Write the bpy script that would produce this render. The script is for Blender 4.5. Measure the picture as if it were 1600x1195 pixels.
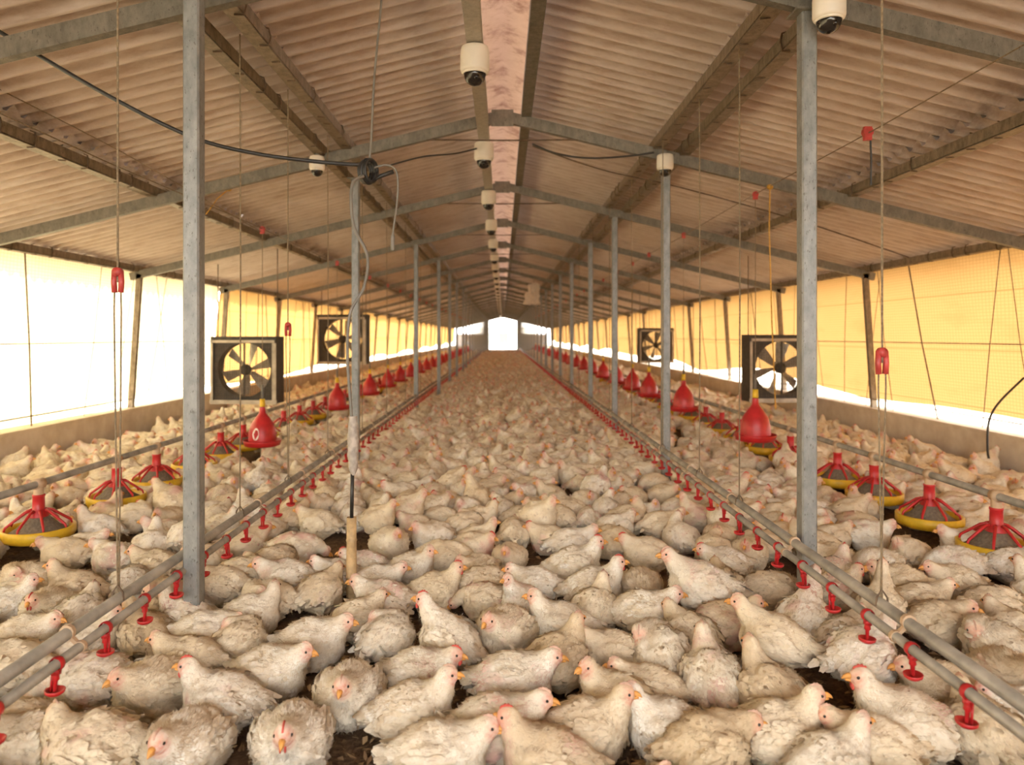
import bpy, math, random
import numpy as np
from mathutils import Vector, Matrix

for o in list(bpy.data.objects):
    bpy.data.objects.remove(o)
SC = bpy.context.scene
COL = SC.collection
random.seed(7)
RNG = np.random.default_rng(11)
R = math.radians
F, PX, PY, CH = 1110.0, 785.0, 525.0, 1.4          # focal length in pixels, principal point, camera height

# ------------------------------------------------------------------ camera
cam = bpy.data.cameras.new('camera')
cam.sensor_fit = 'HORIZONTAL'; cam.sensor_width = 36.0
cam.lens = F / 1600 * 36.0
cam.shift_x = (800 - PX) / 1600.0
cam.shift_y = -(597.5 - PY) / 1600.0
cam.clip_start = 0.05; cam.clip_end = 500
cam.dof.use_dof = True; cam.dof.focus_distance = 3.3; cam.dof.aperture_fstop = 2.0
camo = bpy.data.objects.new('camera', cam); COL.objects.link(camo)
camo.location = (0, 0, CH); camo.rotation_euler = (R(90), 0, 0)
SC.camera = camo

# ------------------------------------------------------------------ sky, sun, exposure
w = bpy.data.worlds.new('sky'); SC.world = w; w.use_nodes = True
bg = w.node_tree.nodes['Background']
bg.inputs[0].default_value = (1.0, 0.97, 0.93, 1); bg.inputs[1].default_value = 4.2
sun = bpy.data.lights.new('sun', 'SUN'); sun.energy = 6.0; sun.color = (1.0, 0.96, 0.90); sun.angle = R(1.0)
suno = bpy.data.objects.new('sun', sun); COL.objects.link(suno)
suno.rotation_euler = Vector((0.74, 0.16, -0.62)).to_track_quat('-Z', 'Y').to_euler()
SC.view_settings.view_transform = 'Standard'; SC.view_settings.look = 'None'
SC.view_settings.exposure = 1.6; SC.view_settings.gamma = 1.0; SC.view_settings.use_curve_mapping = False
try:
    SC.cycles.use_denoising = True
    SC.cycles.max_bounces = 9; SC.cycles.diffuse_bounces = 7; SC.cycles.transparent_max_bounces = 8
    SC.cycles.sample_clamp_indirect = 12
except Exception:
    pass

# ------------------------------------------------------------------ materials
class N:
    """tiny node helper"""
    def __init__(s, name):
        s.m = bpy.data.materials.new(name); s.m.use_nodes = True
        s.t = s.m.node_tree; s.t.nodes.clear()
        s.out = s.t.nodes.new('ShaderNodeOutputMaterial')
    def n(s, kind, **kw):
        x = s.t.nodes.new('ShaderNode' + kind)
        for k, v in kw.items():
            if k.startswith('i_'):
                key = k[2:]
                x.inputs[int(key) if key.isdigit() else key.replace('_', ' ')].default_value = v
            else:
                setattr(x, k, v)
        return x
    def l(s, a, b): s.t.links.new(a, b)
    def coord(s, scale=(1, 1, 1), kind='Object'):
        c = s.n('TexCoord'); m = s.n('Mapping'); m.inputs['Scale'].default_value = scale
        s.l(c.outputs[kind], m.inputs[0]); return m.outputs[0]
    def world(s, scale=(1, 1, 1)):
        g = s.n('NewGeometry'); m = s.n('Mapping'); m.inputs['Scale'].default_value = scale
        s.l(g.outputs['Position'], m.inputs[0]); return m.outputs[0]
    def noise(s, vec, scale, detail=3, rough=0.55, w=None):
        x = s.n('TexNoise'); x.inputs['Scale'].default_value = scale; x.inputs['Detail'].default_value = detail
        x.inputs['Roughness'].default_value = rough
        if w is not None:
            x.noise_dimensions = '4D'; s.l(w, x.inputs['W'])
        if vec is not None: s.l(vec, x.inputs['Vector'])
        return x.outputs['Fac']
    def ramp(s, fac, stops):
        x = s.n('ValToRGB'); e = x.color_ramp.elements
        while len(e) < len(stops): e.new(0.5)
        for k, (p, c) in enumerate(stops):
            e[k].position = p; e[k].color = (*c, 1) if len(c) == 3 else c
        s.l(fac, x.inputs[0]); return x.outputs[0]
    def rng(s, fac, a, b, c=0.0, d=1.0):
        x = s.n('MapRange'); x.inputs[1].default_value = a; x.inputs[2].default_value = b
        x.inputs[3].default_value = c; x.inputs[4].default_value = d
        s.l(fac, x.inputs[0]); return x.outputs[0]
    def math(s, op, a, b):
        x = s.n('Math'); x.operation = op
        for i, v in enumerate((a, b)):
            if isinstance(v, (int, float)): x.inputs[i].default_value = v
            else: s.l(v, x.inputs[i])
        return x.outputs[0]
    def mix(s, fac, a, b, blend='MIX'):
        x = s.n('MixRGB'); x.blend_type = blend
        for i, v in enumerate((fac, a, b)):
            if isinstance(v, (int, float)): x.inputs[i].default_value = v
            elif isinstance(v, tuple): x.inputs[i].default_value = (*v, 1)
            else: s.l(v, x.inputs[i])
        return x.outputs[0]
    def bsdf(s, color, rough=0.6, metal=0.0, bump=None, bstr=0.3, bdist=0.01, **kw):
        p = s.n('BsdfPrincipled')
        if isinstance(color, tuple): p.inputs['Base Color'].default_value = (*color, 1)
        else: s.l(color, p.inputs['Base Color'])
        if isinstance(rough, (int, float)): p.inputs['Roughness'].default_value = rough
        else: s.l(rough, p.inputs['Roughness'])
        p.inputs['Metallic'].default_value = metal
        for k, v in kw.items(): p.inputs[k.replace('_', ' ')].default_value = v
        if bump is not None:
            b = s.n('Bump'); b.inputs['Strength'].default_value = bstr; b.inputs['Distance'].default_value = bdist
            s.l(bump, b.inputs['Height']); s.l(b.outputs[0], p.inputs['Normal'])
        s.l(p.outputs[0], s.out.inputs[0]); return p

M = {}
def plain(name, color, rough=0.5, metal=0.0, var=0.12, scale=14, **kw):
    n = N(name); f = n.noise(n.coord(), scale, 4)
    dark = tuple(c * (1 - 2.2 * var) for c in color)
    c = n.ramp(f, [(0.3, dark), (0.65, color)])
    n.bsdf(c, rough, metal, bump=f, bstr=0.12, bdist=0.004, **kw); M[name] = n.m
plain('red', (0.54, 0.022, 0.026), 0.38)
plain('dusty_red', (0.50, 0.055, 0.045), 0.45, var=0.15)
plain('orange', (0.75, 0.17, 0.03), 0.4)
plain('yellow', (0.83, 0.53, 0.03), 0.42)
plain('feed', (0.23, 0.19, 0.14), 0.95, var=0.2, scale=60)
plain('pale_clip', (0.60, 0.43, 0.28), 0.5)
plain('pipe', (0.36, 0.32, 0.26), 0.45, 0.3, var=0.22, scale=9)
plain('rope', (0.27, 0.20, 0.12), 0.9, var=0.25, scale=80)
plain('orange_rope', (0.66, 0.36, 0.06), 0.85, var=0.2, scale=60)
plain('black_cable', (0.030, 0.027, 0.024), 0.45)
plain('grey_cable', (0.20, 0.18, 0.15), 0.5)
plain('camera_white', (0.80, 0.74, 0.64), 0.45, var=0.05, scale=6)
plain('dark', (0.025, 0.022, 0.02), 0.55)
plain('fan_dark', (0.055, 0.045, 0.035), 0.65, var=0.25)
plain('fan_rail', (0.50, 0.43, 0.34), 0.5, 0.3, var=0.2, scale=6)
plain('fan_blade', (0.62, 0.56, 0.46), 0.4, 0.5, var=0.2)
plain('bamboo', (0.62, 0.43, 0.22), 0.6, var=0.2, scale=22)
plain('plastic_bag', (0.80, 0.72, 0.62), 0.5, var=0.1)
plain('tape', (0.50, 0.44, 0.38), 0.7, var=0.2, scale=30)
plain('sticker', (0.85, 0.80, 0.74), 0.5, var=0.04)
plain('rusty', (0.19, 0.13, 0.085), 0.85, 0.1, var=0.3, scale=20)
plain('beak', (0.78, 0.38, 0.10), 0.45, var=0.12, scale=50)
plain('comb', (0.66, 0.10, 0.075), 0.6, var=0.15, scale=60)
plain('pale_comb', (0.72, 0.47, 0.36), 0.65, var=0.15, scale=60)
plain('leg_skin', (0.66, 0.40, 0.17), 0.6, var=0.15, scale=60)
plain('eye', (0.012, 0.009, 0.007), 0.12, var=0.0)
plain('wood_dark', (0.20, 0.15, 0.12), 0.8, var=0.2)
plain('outer_wall', (0.78, 0.75, 0.70), 0.8, var=0.05, scale=2)
plain('tarp_grey', (0.36, 0.34, 0.33), 0.8, var=0.1, scale=2)

def m_steel(name, c1, c2, spots):
    n = N(name); v = n.coord((1, 1, 0.5)); f = n.noise(v, 22, 5, 0.65); g = n.noise(v, 90, 2)
    c = n.ramp(f, [(0.3, c1), (0.7, c2)])
    c = n.mix(n.rng(g, 0.62, 0.72, 0, spots), c, (0.07, 0.055, 0.045))
    n.bsdf(c, 0.52, 0.45, bump=f, bstr=0.12, bdist=0.003); M[name] = n.m
m_steel('galvanised', (0.19, 0.20, 0.20), (0.32, 0.325, 0.315), 0.6)
m_steel('truss_steel', (0.14, 0.13, 0.105), (0.255, 0.235, 0.195), 0.6)
m_steel('purlin_steel', (0.14, 0.105, 0.07), (0.31, 0.25, 0.18), 0.7)
m_steel('ridge_rail', (0.36, 0.33, 0.27), (0.50, 0.46, 0.39), 0.35)

# glass dome of the cameras
n = N('dome'); n.bsdf((0.02, 0.017, 0.015), 0.06, 0.0, bump=n.noise(n.coord(), 50, 2), bstr=0.02); M['dome'] = n.m

# corrugated fibre-cement sheet
n = N('roof_sheet'); v = n.world((1, 1, 1)); oi = n.n('ObjectInfo')
f = n.noise(v, 1.3, 5, 0.6); g = n.noise(n.world((1.2, 6, 1.2)), 3.0, 6, 0.7); h = n.noise(v, 60, 2)
c = n.ramp(f, [(0.25, (0.60, 0.50, 0.44)), (0.55, (0.74, 0.66, 0.61)), (0.8, (0.80, 0.73, 0.68))])
c = n.mix(n.rng(g, 0.52, 0.75, 0, 0.5), c, (0.36, 0.24, 0.165))
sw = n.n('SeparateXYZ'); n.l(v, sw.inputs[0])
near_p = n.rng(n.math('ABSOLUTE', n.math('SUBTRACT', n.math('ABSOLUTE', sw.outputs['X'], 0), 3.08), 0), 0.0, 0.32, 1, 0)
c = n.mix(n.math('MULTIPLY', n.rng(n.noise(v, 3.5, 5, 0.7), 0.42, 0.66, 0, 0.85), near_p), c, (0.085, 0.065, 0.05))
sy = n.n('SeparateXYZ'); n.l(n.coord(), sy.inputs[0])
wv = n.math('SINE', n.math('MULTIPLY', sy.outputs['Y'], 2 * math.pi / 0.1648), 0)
wave_shade = n.math('MULTIPLY', n.rng(wv, 0.1, 0.95, 0, 0.55), n.rng(g, 0.3, 0.6, 0.35, 1.0))  # painted-in shade along each wave so the corrugations read, broken up by noise
c = n.mix(wave_shade, c, (0.30, 0.20, 0.14))
c = n.mix(n.rng(oi.outputs['Random'], 0, 1, 0, 0.22), c, (0.48, 0.37, 0.29))
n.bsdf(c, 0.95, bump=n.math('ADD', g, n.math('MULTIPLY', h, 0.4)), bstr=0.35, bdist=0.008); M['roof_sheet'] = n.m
n = N('ridge_cap'); v = n.world(); f = n.noise(v, 5, 5, 0.65)
n.bsdf(n.ramp(f, [(0.3, (0.30, 0.16, 0.12)), (0.5, (0.60, 0.43, 0.34)), (0.75, (0.68, 0.52, 0.43))]), 0.9, bump=f, bstr=0.4, bdist=0.01); M['ridge_cap'] = n.m

# woven translucent side curtains
def m_curtain(name, col, tcol):
    n = N(name); pos = n.world()
    sx = n.n('SeparateXYZ'); n.l(pos, sx.inputs[0])
    def lines(sock, per, wd):
        fr = n.math('FRACT', n.math('MULTIPLY', sock, 1.0 / per), 0)
        return n.math('LESS_THAN', fr, wd)
    grid = n.math('MAXIMUM', lines(sx.outputs['Y'], 0.05, 0.14), lines(sx.outputs['Z'], 0.035, 0.16))
    band = n.math('MAXIMUM', lines(sx.outputs['Z'], 0.62, 0.02), 0)
    dirt = n.noise(n.world((0.6, 0.6, 2.2)), 1.6, 5, 0.6)
    k = n.math('MAXIMUM', n.math('MULTIPLY', grid, 0.42), n.math('MULTIPLY', band, 0.6))
    k = n.math('MAXIMUM', k, n.rng(dirt, 0.55, 0.8, 0, 0.45))
    cd = n.mix(k, col, tuple(x * 0.45 for x in col)); ct = n.mix(k, tcol, tuple(a * b for a, b in zip(tcol, (0.5, 0.42, 0.32))))
    d = n.n('BsdfDiffuse'); t = n.n('BsdfTranslucent'); mx = n.n('MixShader'); mx.inputs[0].default_value = 0.62
    n.l(cd, d.inputs[0]); n.l(ct, t.inputs[0])
    b = n.n('Bump'); b.inputs['Strength'].default_value = 0.25; b.inputs['Distance'].default_value = 0.02
    n.l(dirt, b.inputs['Height']); n.l(b.outputs[0], d.inputs['Normal'])
    n.l(d.outputs[0], mx.inputs[1]); n.l(t.outputs[0], mx.inputs[2]); n.l(mx.outputs[0], n.out.inputs[0]); M[name] = n.m
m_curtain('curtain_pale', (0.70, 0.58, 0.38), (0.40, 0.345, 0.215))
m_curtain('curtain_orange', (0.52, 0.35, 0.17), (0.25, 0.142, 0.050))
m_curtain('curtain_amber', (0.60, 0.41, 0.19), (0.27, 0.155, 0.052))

n = N('parapet'); f = n.noise(n.world(), 4, 5, 0.6)
n.bsdf(n.ramp(f, [(0.3, (0.60, 0.49, 0.36)), (0.7, (0.78, 0.69, 0.55))]), 0.9, bump=f, bstr=0.3, bdist=0.01); M['parapet'] = n.m
n = N('litter'); v = n.world(); f = n.noise(v, 34, 6, 0.75); g = n.noise(v, 3, 3)
c = n.ramp(f, [(0.3, (0.055, 0.033, 0.018)), (0.52, (0.19, 0.115, 0.062)), (0.75, (0.38, 0.25, 0.145))])
c = n.mix(n.rng(g, 0.4, 0.7, 0, 0.4), c, (0.16, 0.095, 0.05))
n.bsdf(c, 0.95, bump=f, bstr=0.9, bdist=0.02); M['litter'] = n.m
n = N('shavings'); gi = n.n('NewGeometry')
n.bsdf(n.ramp(gi.outputs['Random Per Island'], [(0, (0.10, 0.06, 0.03)), (0.6, (0.25, 0.155, 0.08)), (1, (0.46, 0.32, 0.17))]), 0.9); M['shavings'] = n.m
n = N('outside_ground'); f = n.noise(n.world(), 0.6, 5)
n.bsdf(n.ramp(f, [(0.35, (0.42, 0.38, 0.28)), (0.6, (0.62, 0.56, 0.46))]), 0.95); M['outside_ground'] = n.m

# feathers
def m_feather(name, island):
    n = N(name); oi = n.n('ObjectInfo'); v = n.coord(); rnd = oi.outputs['Random']
    w_ = n.math('MULTIPLY', rnd, 37.0)
    base = n.ramp(rnd, [(0.0, (0.78, 0.71, 0.57)), (0.35, (0.83, 0.78, 0.67)), (0.7, (0.87, 0.84, 0.76)), (1.0, (0.79, 0.72, 0.60))])
    base = n.mix(1.0, base, oi.outputs['Color'], 'MULTIPLY')
    dirt = n.noise(v, 13, 5, 0.65, w_)
    base = n.mix(n.rng(dirt, 0.42, 0.72, 0, 0.75), base, (0.60, 0.46, 0.285))
    st = n.noise(n.coord((0.45, 1.6, 1.4)), 48, 5, 0.75, w_)
    base = n.mix(n.rng(st, 0.54, 0.68, 0, 0.7), base, (0.36, 0.27, 0.19))
    patch = n.noise(v, 6.5, 2, 0.5, n.math('ADD', w_, 5.0))
    pf = n.math('MULTIPLY', n.rng(patch, 0.55, 0.68, 0, 0.8), oi.outputs['Alpha'])
    base = n.mix(pf, base, (0.64, 0.36, 0.31))
    at = n.n('Attribute'); at.attribute_name = 'skin'
    face = n.mix(n.rng(n.noise(v, 45, 3, 0.6, w_), 0.35, 0.65), (0.76, 0.45, 0.32), (0.60, 0.25, 0.20))
    base = n.mix(at.outputs['Fac'], base, face)
    if island:
        gi = n.n('NewGeometry')
        base = n.mix(n.rng(gi.outputs['Random Per Island'], 0, 1, 0, 0.30), base, (0.66, 0.54, 0.38))
    n.bsdf(base, 0.9, bump=st, bstr=0.55, bdist=0.006, Specular_IOR_Level=0.15)
    M[name] = n.m
m_feather('feather', False); m_feather('plume', True)

# ------------------------------------------------------------------ mesh helpers
class MB:
    def __init__(s): s.v = []; s.f = []; s.mi = []; s.cur = 0
    def add(s, v, f):
        b = len(s.v); s.v.extend([tuple(map(float, p)) for p in v])
        s.f.extend([tuple(b + i for i in q) for q in f]); s.mi.extend([s.cur] * len(f)); return s
    def box(s, c, d, rot=None):
        x, y, z = (k / 2 for k in d)
        P = [Vector(p) for p in ((-x, -y, -z), (x, -y, -z), (x, y, -z), (-x, y, -z), (-x, -y, z), (x, -y, z), (x, y, z), (-x, y, z))]
        if rot is not None: P = [rot @ p for p in P]
        c = Vector(c)
        return s.add([p + c for p in P], [(3, 2, 1, 0), (4, 5, 6, 7), (0, 1, 5, 4), (1, 2, 6, 5), (2, 3, 7, 6), (3, 0, 4, 7)])
    def beam(s, a, b, wd, ht):
        a, b = Vector(a), Vector(b); t = (b - a); L = t.length; t.normalize()
        up = Vector((0, 0, 1)) if abs(t.z) < 0.95 else Vector((0, 1, 0))
        x = t.cross(up).normalized(); z = x.cross(t)
        m = Matrix((x, t, z)).transposed()
        return s.box((a + b) / 2, (wd, L, ht), m)
    def tube(s, path, r, seg=6, cap=True):
        P = [Vector(p) for p in path]; n = len(P); rr = r if isinstance(r, (list, tuple)) else [r] * n
        vs = []; fs = []; prev = None
        for i, p in enumerate(P):
            t = (P[min(i + 1, n - 1)] - P[max(i - 1, 0)]).normalized()
            if prev is None:
                u = t.orthogonal().normalized()
            else:
                u = (prev - t * prev.dot(t)); u = u.normalized() if u.length > 1e-6 else t.orthogonal().normalized()
            prev = u; q = t.cross(u)
            for k in range(seg):
                a = 2 * math.pi * k / seg
                vs.append(p + (u * math.cos(a) + q * math.sin(a)) * rr[i])
        for i in range(n - 1):
            for k in range(seg):
                fs.append((i * seg + k, i * seg + (k + 1) % seg, (i + 1) * seg + (k + 1) % seg, (i + 1) * seg + k))
        if cap:
            fs.append(tuple(range(seg - 1, -1, -1))); fs.append(tuple((n - 1) * seg + k for k in range(seg)))
        return s.add(vs, fs)
    def lathe(s, prof, seg=20, c=(0, 0, 0), cap=False):
        c = Vector(c); vs = []; fs = []
        for (r, z) in prof:
            for k in range(seg):
                a = 2 * math.pi * k / seg; vs.append(c + Vector((r * math.cos(a), r * math.sin(a), z)))
        for i in range(len(prof) - 1):
            for k in range(seg):
                fs.append((i * seg + k, i * seg + (k + 1) % seg, (i + 1) * seg + (k + 1) % seg, (i + 1) * seg + k))
        if cap:
            fs.append(tuple(range(seg - 1, -1, -1))); fs.append(tuple((len(prof) - 1) * seg + k for k in range(seg)))
        return s.add(vs, fs)
    def ell(s, c, r, rot=None, seg=12, rings=8):
        c = Vector(c); vs = [Vector((0, 0, -r[2]))]
        for i in range(1, rings):
            t = math.pi * i / rings
            for k in range(seg):
                a = 2 * math.pi * k / seg
                vs.append(Vector((r[0] * math.sin(t) * math.cos(a), r[1] * math.sin(t) * math.sin(a), -r[2] * math.cos(t))))
        vs.append(Vector((0, 0, r[2])))
        fs = [(0, 1 + (k + 1) % seg, 1 + k) for k in range(seg)]
        for i in range(rings - 2):
            for k in range(seg):
                a = 1 + i * seg; fs.append((a + k, a + (k + 1) % seg, a + seg + (k + 1) % seg, a + seg + k))
        a = 1 + (rings - 2) * seg
        fs += [(a + k, a + (k + 1) % seg, len(vs) - 1) for k in range(seg)]
        if rot is not None: vs = [rot @ p for p in vs]
        return s.add([p + c for p in vs], fs)
    def mesh(s, name, mats, smooth=False):
        me = bpy.data.meshes.new(name); me.from_pydata(s.v, [], s.f)
        for m in (mats if isinstance(mats, (list, tuple)) else [mats]): me.materials.append(M[m])
        if smooth: me.polygons.foreach_set('use_smooth', [True] * len(s.f))
        if any(s.mi): me.polygons.foreach_set('material_index', s.mi)
        me.update(); return me
    def obj(s, name, mat, parent=None, smooth=False):
        return link(name, s.mesh(name, mat, smooth), parent)

def link(name, data, parent=None):
    o = bpy.data.objects.new(name, data); COL.objects.link(o)
    if parent is not None: o.parent = parent
    return o
def tag(o, label=None, cat=None, group=None, kind=None):
    if label: o['label'] = label
    if cat: o['category'] = cat
    if group: o['group'] = group
    if kind: o['kind'] = kind
    return o
def empty(name, loc=(0, 0, 0), rz=0.0):
    o = link(name, None); o.location = loc; o.rotation_euler = (0, 0, rz); o.empty_display_size = 0.1; return o
KIDS = {}
def copy_tree(o, parent=None):
    c = o.copy(); COL.objects.link(c); c.parent = parent
    for ch in list(o.children): copy_tree(ch, c)
    return c
ORD = ['first', 'second', 'third', 'fourth', 'fifth', 'sixth', 'seventh', 'eighth', 'ninth', 'tenth', 'eleventh', 'twelfth', 'thirteenth',
       'fourteenth', 'fifteenth', 'sixteenth', 'seventeenth', 'eighteenth', 'nineteenth', 'twentieth']
TENS = {20: 'twenty', 30: 'thirty', 40: 'forty', 50: 'fifty', 60: 'sixty', 70: 'seventy'}
def ordn(i):                        # i from 0
    if i < 20: return ORD[i]
    k = i + 1; t = k // 10 * 10
    if k % 10 == 0: return TENS[t][:-1] + 'ieth'
    return TENS[t] + '-' + ORD[k % 10 - 1]
def roofz(x): return 3.46 - 0.245 * abs(x)      # top line of the rafters
Y0, Y1 = -4.0, 76.0
WX = 4.87                                        # wall line

# ------------------------------------------------------------------ setting: ground, floor, walls, roof
tag(MB().box((0, 40, -0.16), (260, 300, 0.1)).obj('ground_outside', 'outside_ground'), 'pale sandy ground outside the shed', 'ground', kind='structure')
def floor_mesh():
    nx, ny = 66, 70
    xs = np.linspace(-5, 5, nx); ys = np.concatenate([np.linspace(Y0, 1.5, 8), np.linspace(1.6, 7, 48), np.linspace(8, Y1, 14)])
    v = [(x, y, 0.010 * math.sin(9 * x + 3 * y) * math.sin(7 * y - 2 * x) + 0.006 * RNG.standard_normal()) for y in ys for x in xs]
    f = [(j * nx + i, j * nx + i + 1, (j + 1) * nx + i + 1, (j + 1) * nx + i) for j in range(ny - 1) for i in range(nx - 1)]
    return MB().add(v, f)
tag(floor_mesh().obj('floor', 'litter', smooth=True), 'brown wood-shaving litter covering the shed floor', 'floor', kind='structure')
fl = MB()
for i in range(9000):
    y = 1.9 + 3.6 * RNG.random() ** 1.5; x = (RNG.random() - 0.5) * (1.5 * y + 0.5); a = RNG.random() * 6.28; L = 0.008 + 0.016 * RNG.random(); W = L * (0.3 + 0.3 * RNG.random())
    z = 0.014 + 0.012 * RNG.random(); t1, t2 = (RNG.random(2) - 0.5) * 0.02
    ca, sa = math.cos(a), math.sin(a)
    fl.add([(x - L * ca, y - L * sa, z + t1), (x + W * sa, y - W * ca, z), (x + L * ca, y + L * sa, z - t1), (x - W * sa, y + W * ca, z + t2)], [(0, 1, 2, 3)])
tag(fl.obj('wood_shavings', 'shavings'), 'loose brown wood shavings lying on the floor', 'litter', kind='stuff')

for s, side in ((-1, 'left'), (1, 'right')):
    b = MB().box((s * (WX + 0.13), (Y0 + Y1) / 2, 0.21), (0.22, Y1 - Y0, 0.42))
    b.box((s * (WX + 0.13), (Y0 + Y1) / 2, 0.43), (0.27, Y1 - Y0, 0.035))
    tag(b.obj('wall_' + side, 'parapet'), 'low plastered parapet along the %s side of the shed' % side, 'wall', kind='structure')

# side curtains, each with its cords
def curtain(s, ya, yb, mat, label):
    ys = np.concatenate([np.arange(ya, min(24, yb), 0.15), np.arange(24, yb + 0.1, 0.6)]) if yb > 24 else np.arange(ya, yb + 0.1, 0.15)
    nz = 9; v = []; f = []
    for y in ys:
        if s < 0: bot = 0.50 + 0.07 * math.sin(y * 0.7) + 0.0035 * max(0, y - 12)
        else: bot = 0.54 + 0.04 * math.sin(y * 0.9 + 1) + 0.16 * math.sin(max(0, y - 9) * 0.32) ** 2 * (1 if y > 9 else 0) + 0.004 * max(0, y - 12)
        top = 2.30
        for k in range(nz):
            t = k / (nz - 1); z = top + (bot - top) * t
            x = WX + 0.16 + 0.13 * t + 0.018 * math.sin(y * 2.1 + 3 * t) + 0.012 * math.sin(y * 5.3 + 7 * t) + 0.03 * math.sin(y * math.pi / 3 + 0.6) * math.sin(math.pi * t)
            v.append((s * x, y, z))
    for j in range(len(ys) - 1):
        for k in range(nz - 1):
            a = j * nz + k; q = (a, a + 1, a + nz + 1, a + nz); f.append(q if s > 0 else q[::-1])
    o = MB().add(v, f).obj('side_curtain', mat, smooth=True)
    tag(o, label, 'curtain', kind='thing')
    rr = random.Random(int(ya) + 5 + s)
    y = max(4.6, ya + 0.3)
    while y < min(27, yb):
        lean = rr.choice([-0.5, -0.35, -0.2, 0.0, 0.25, 0.45]); r = rr.choice([0.004, 0.005, 0.009])
        x0 = s * (WX + 0.03); x1 = s * (WX + 0.12)
        MB().tube([(s * (WX + 0.05), y + lean * 1.05, 2.29), (x0 * 0.5 + x1 * 0.5, y + lean * 0.5, 1.3), (x1, y, 0.44)], r, 5).obj('cord', 'rope', o)
        y += rr.uniform(0.42, 0.95)
    MB().tube([(s * (WX + 0.08), ya, 0.56), (s * (WX + 0.08), yb, 0.56)], 0.008, 5).obj('tension_wire', 'rope', o)
    MB().tube([(s * (WX + 0.1), ya, 1.32), (s * (WX + 0.1), yb, 1.32)], 0.006, 5).obj('tension_wire', 'rope', o)
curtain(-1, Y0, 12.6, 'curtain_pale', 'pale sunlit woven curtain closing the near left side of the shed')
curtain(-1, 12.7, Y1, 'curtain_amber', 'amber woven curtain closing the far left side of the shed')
curtain(1, Y0, Y1, 'curtain_orange', 'orange-yellow woven curtain closing the right side of the shed')

# roof: every corrugated sheet of the nearer roof is a part of the ceiling, the far ones are one joined part
ceil_l = tag(empty('ceiling'), 'left slope of the corrugated roof above the birds', 'roof', kind='structure')
ceil_r = tag(empty('ceiling'), 'right slope of the corrugated roof above the birds', 'roof', kind='structure')
ROWS = [(0.23, 1.66, 0.055), (1.42, 3.27, 0.028), (3.08, 5.35, 0.0)]
NW, PITCH = 6, 0.16
def sheet_geo(s, x0, x1, dz):
    v = []; f = []; m = NW * 5 + 1
    for i in range(m):
        y = i * PITCH / 5 * 1.03; zz = 0.034 * math.cos(2 * math.pi * i / 5)
        for x in (x0, x1): v.append((s * x, y, roofz(x) + 0.115 + dz + zz))
    for i in range(m - 1):
        q = (2 * i, 2 * i + 1, 2 * i + 3, 2 * i + 2); f.append(q if s > 0 else q[::-1])
    return v, f
for s, par in ((-1, ceil_l), (1, ceil_r)):
    far = MB()
    for (x0, x1, dz) in ROWS:
        v, f = sheet_geo(s, x0, x1, dz)
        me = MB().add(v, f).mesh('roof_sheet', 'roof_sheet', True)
        y = Y0
        while y < Y1:
            if y < 26.5:
                if y > 0.8:
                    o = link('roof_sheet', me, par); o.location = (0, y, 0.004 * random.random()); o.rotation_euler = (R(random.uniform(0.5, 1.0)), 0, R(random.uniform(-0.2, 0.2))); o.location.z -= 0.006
                else:
                    far.add([(a, b + y, c) for a, b, c in v], f)
            else:
                far.add([(a, b + y, c) for a, b, c in v], f)
            y += NW * PITCH
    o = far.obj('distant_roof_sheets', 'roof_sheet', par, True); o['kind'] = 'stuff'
cap = empty('ridge_cap'); tag(cap, 'pinkish ridge capping along the top of the roof', 'ridge cap', kind='structure')
def cap_geo(L):
    v = []; f = []
    for j in range(2):
        for k in range(7):
            x = -0.36 + 0.12 * k; v.append((x, j * L, roofz(0) + 0.255 - 0.2 * abs(x) + 0.014 * math.cos(x * 12)))
    for k in range(6): f.append((k, k + 1, k + 8, k + 7))
    return v, f
v, f = cap_geo(1.12); mcap = MB().add(v, f).mesh('cap_piece', 'ridge_cap', True)
for i in range(30):
    o = link('cap_piece', mcap, cap); o.location = (0, 1.0 + 0.985 * i, 0.001 * (i % 2))
fc = MB(); fc.add([(a, Y0 + b * 6.5, c) for a, b, c in v], f); fc.add([(a, 30.5 + b * (Y1 - 30.5), c) for a, b, c in v], f)
fc.obj('distant_cap', 'ridge_cap', cap, True)['kind'] = 'stuff'

# gable ends: unseen back wall, its height set to hold back near daylight, open far end with low panels
bw = MB().box((0, Y0 - 0.05, 0.7), (10.2, 0.1, 1.4)); tag(bw.obj('wall_back', 'parapet'), 'unseen low plastered wall across the open near end, sized to limit daylight', 'wall', kind='structure')
for s, nm in ((-1, 'left'), (1, 'right')):
    e = empty('end_panel', (s * 3.3, Y1, 0)); tag(e, 'grey sheeted panel on the %s of the far doorway' % nm, 'panel')
    MB().box((0, 0, 0.78), (3.1, 0.06, 1.56)).obj('sheet', 'tarp_grey', e)
    MB().box((-s * 1.6, 0, 1.2), (0.12, 0.12, 2.4)).obj('door_post', 'purlin_steel', e)
    MB().box((0, 0, 1.62), (3.2, 0.1, 0.1)).obj('rail', 'purlin_steel', e)
ob = empty('outbuilding', (0.3, 95, 0)); tag(ob, 'pale outbuilding seen through the far doorway', 'building')
MB().box((0, 3, 1.3), (9, 6, 2.6)).obj('wall', 'outer_wall', ob)
MB().box((-0.15, -0.04, 0.95), (1.3, 0.1, 1.75)).obj('door', 'wood_dark', ob)
MB().box((-2.0, -0.04, 1.0), (1.0, 0.06, 1.7)).obj('door_panel', 'tarp_grey', ob)
rf = MB(); rf.add([(-5, -0.6, 2.55), (5, -0.6, 2.55), (5, 3, 3.5), (-5, 3, 3.5), (-5, 6.6, 2.55), (5, 6.6, 2.55)], [(0, 1, 2, 3), (3, 2, 5, 4)]); rf.obj('roof', 'outer_wall', ob)

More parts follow.
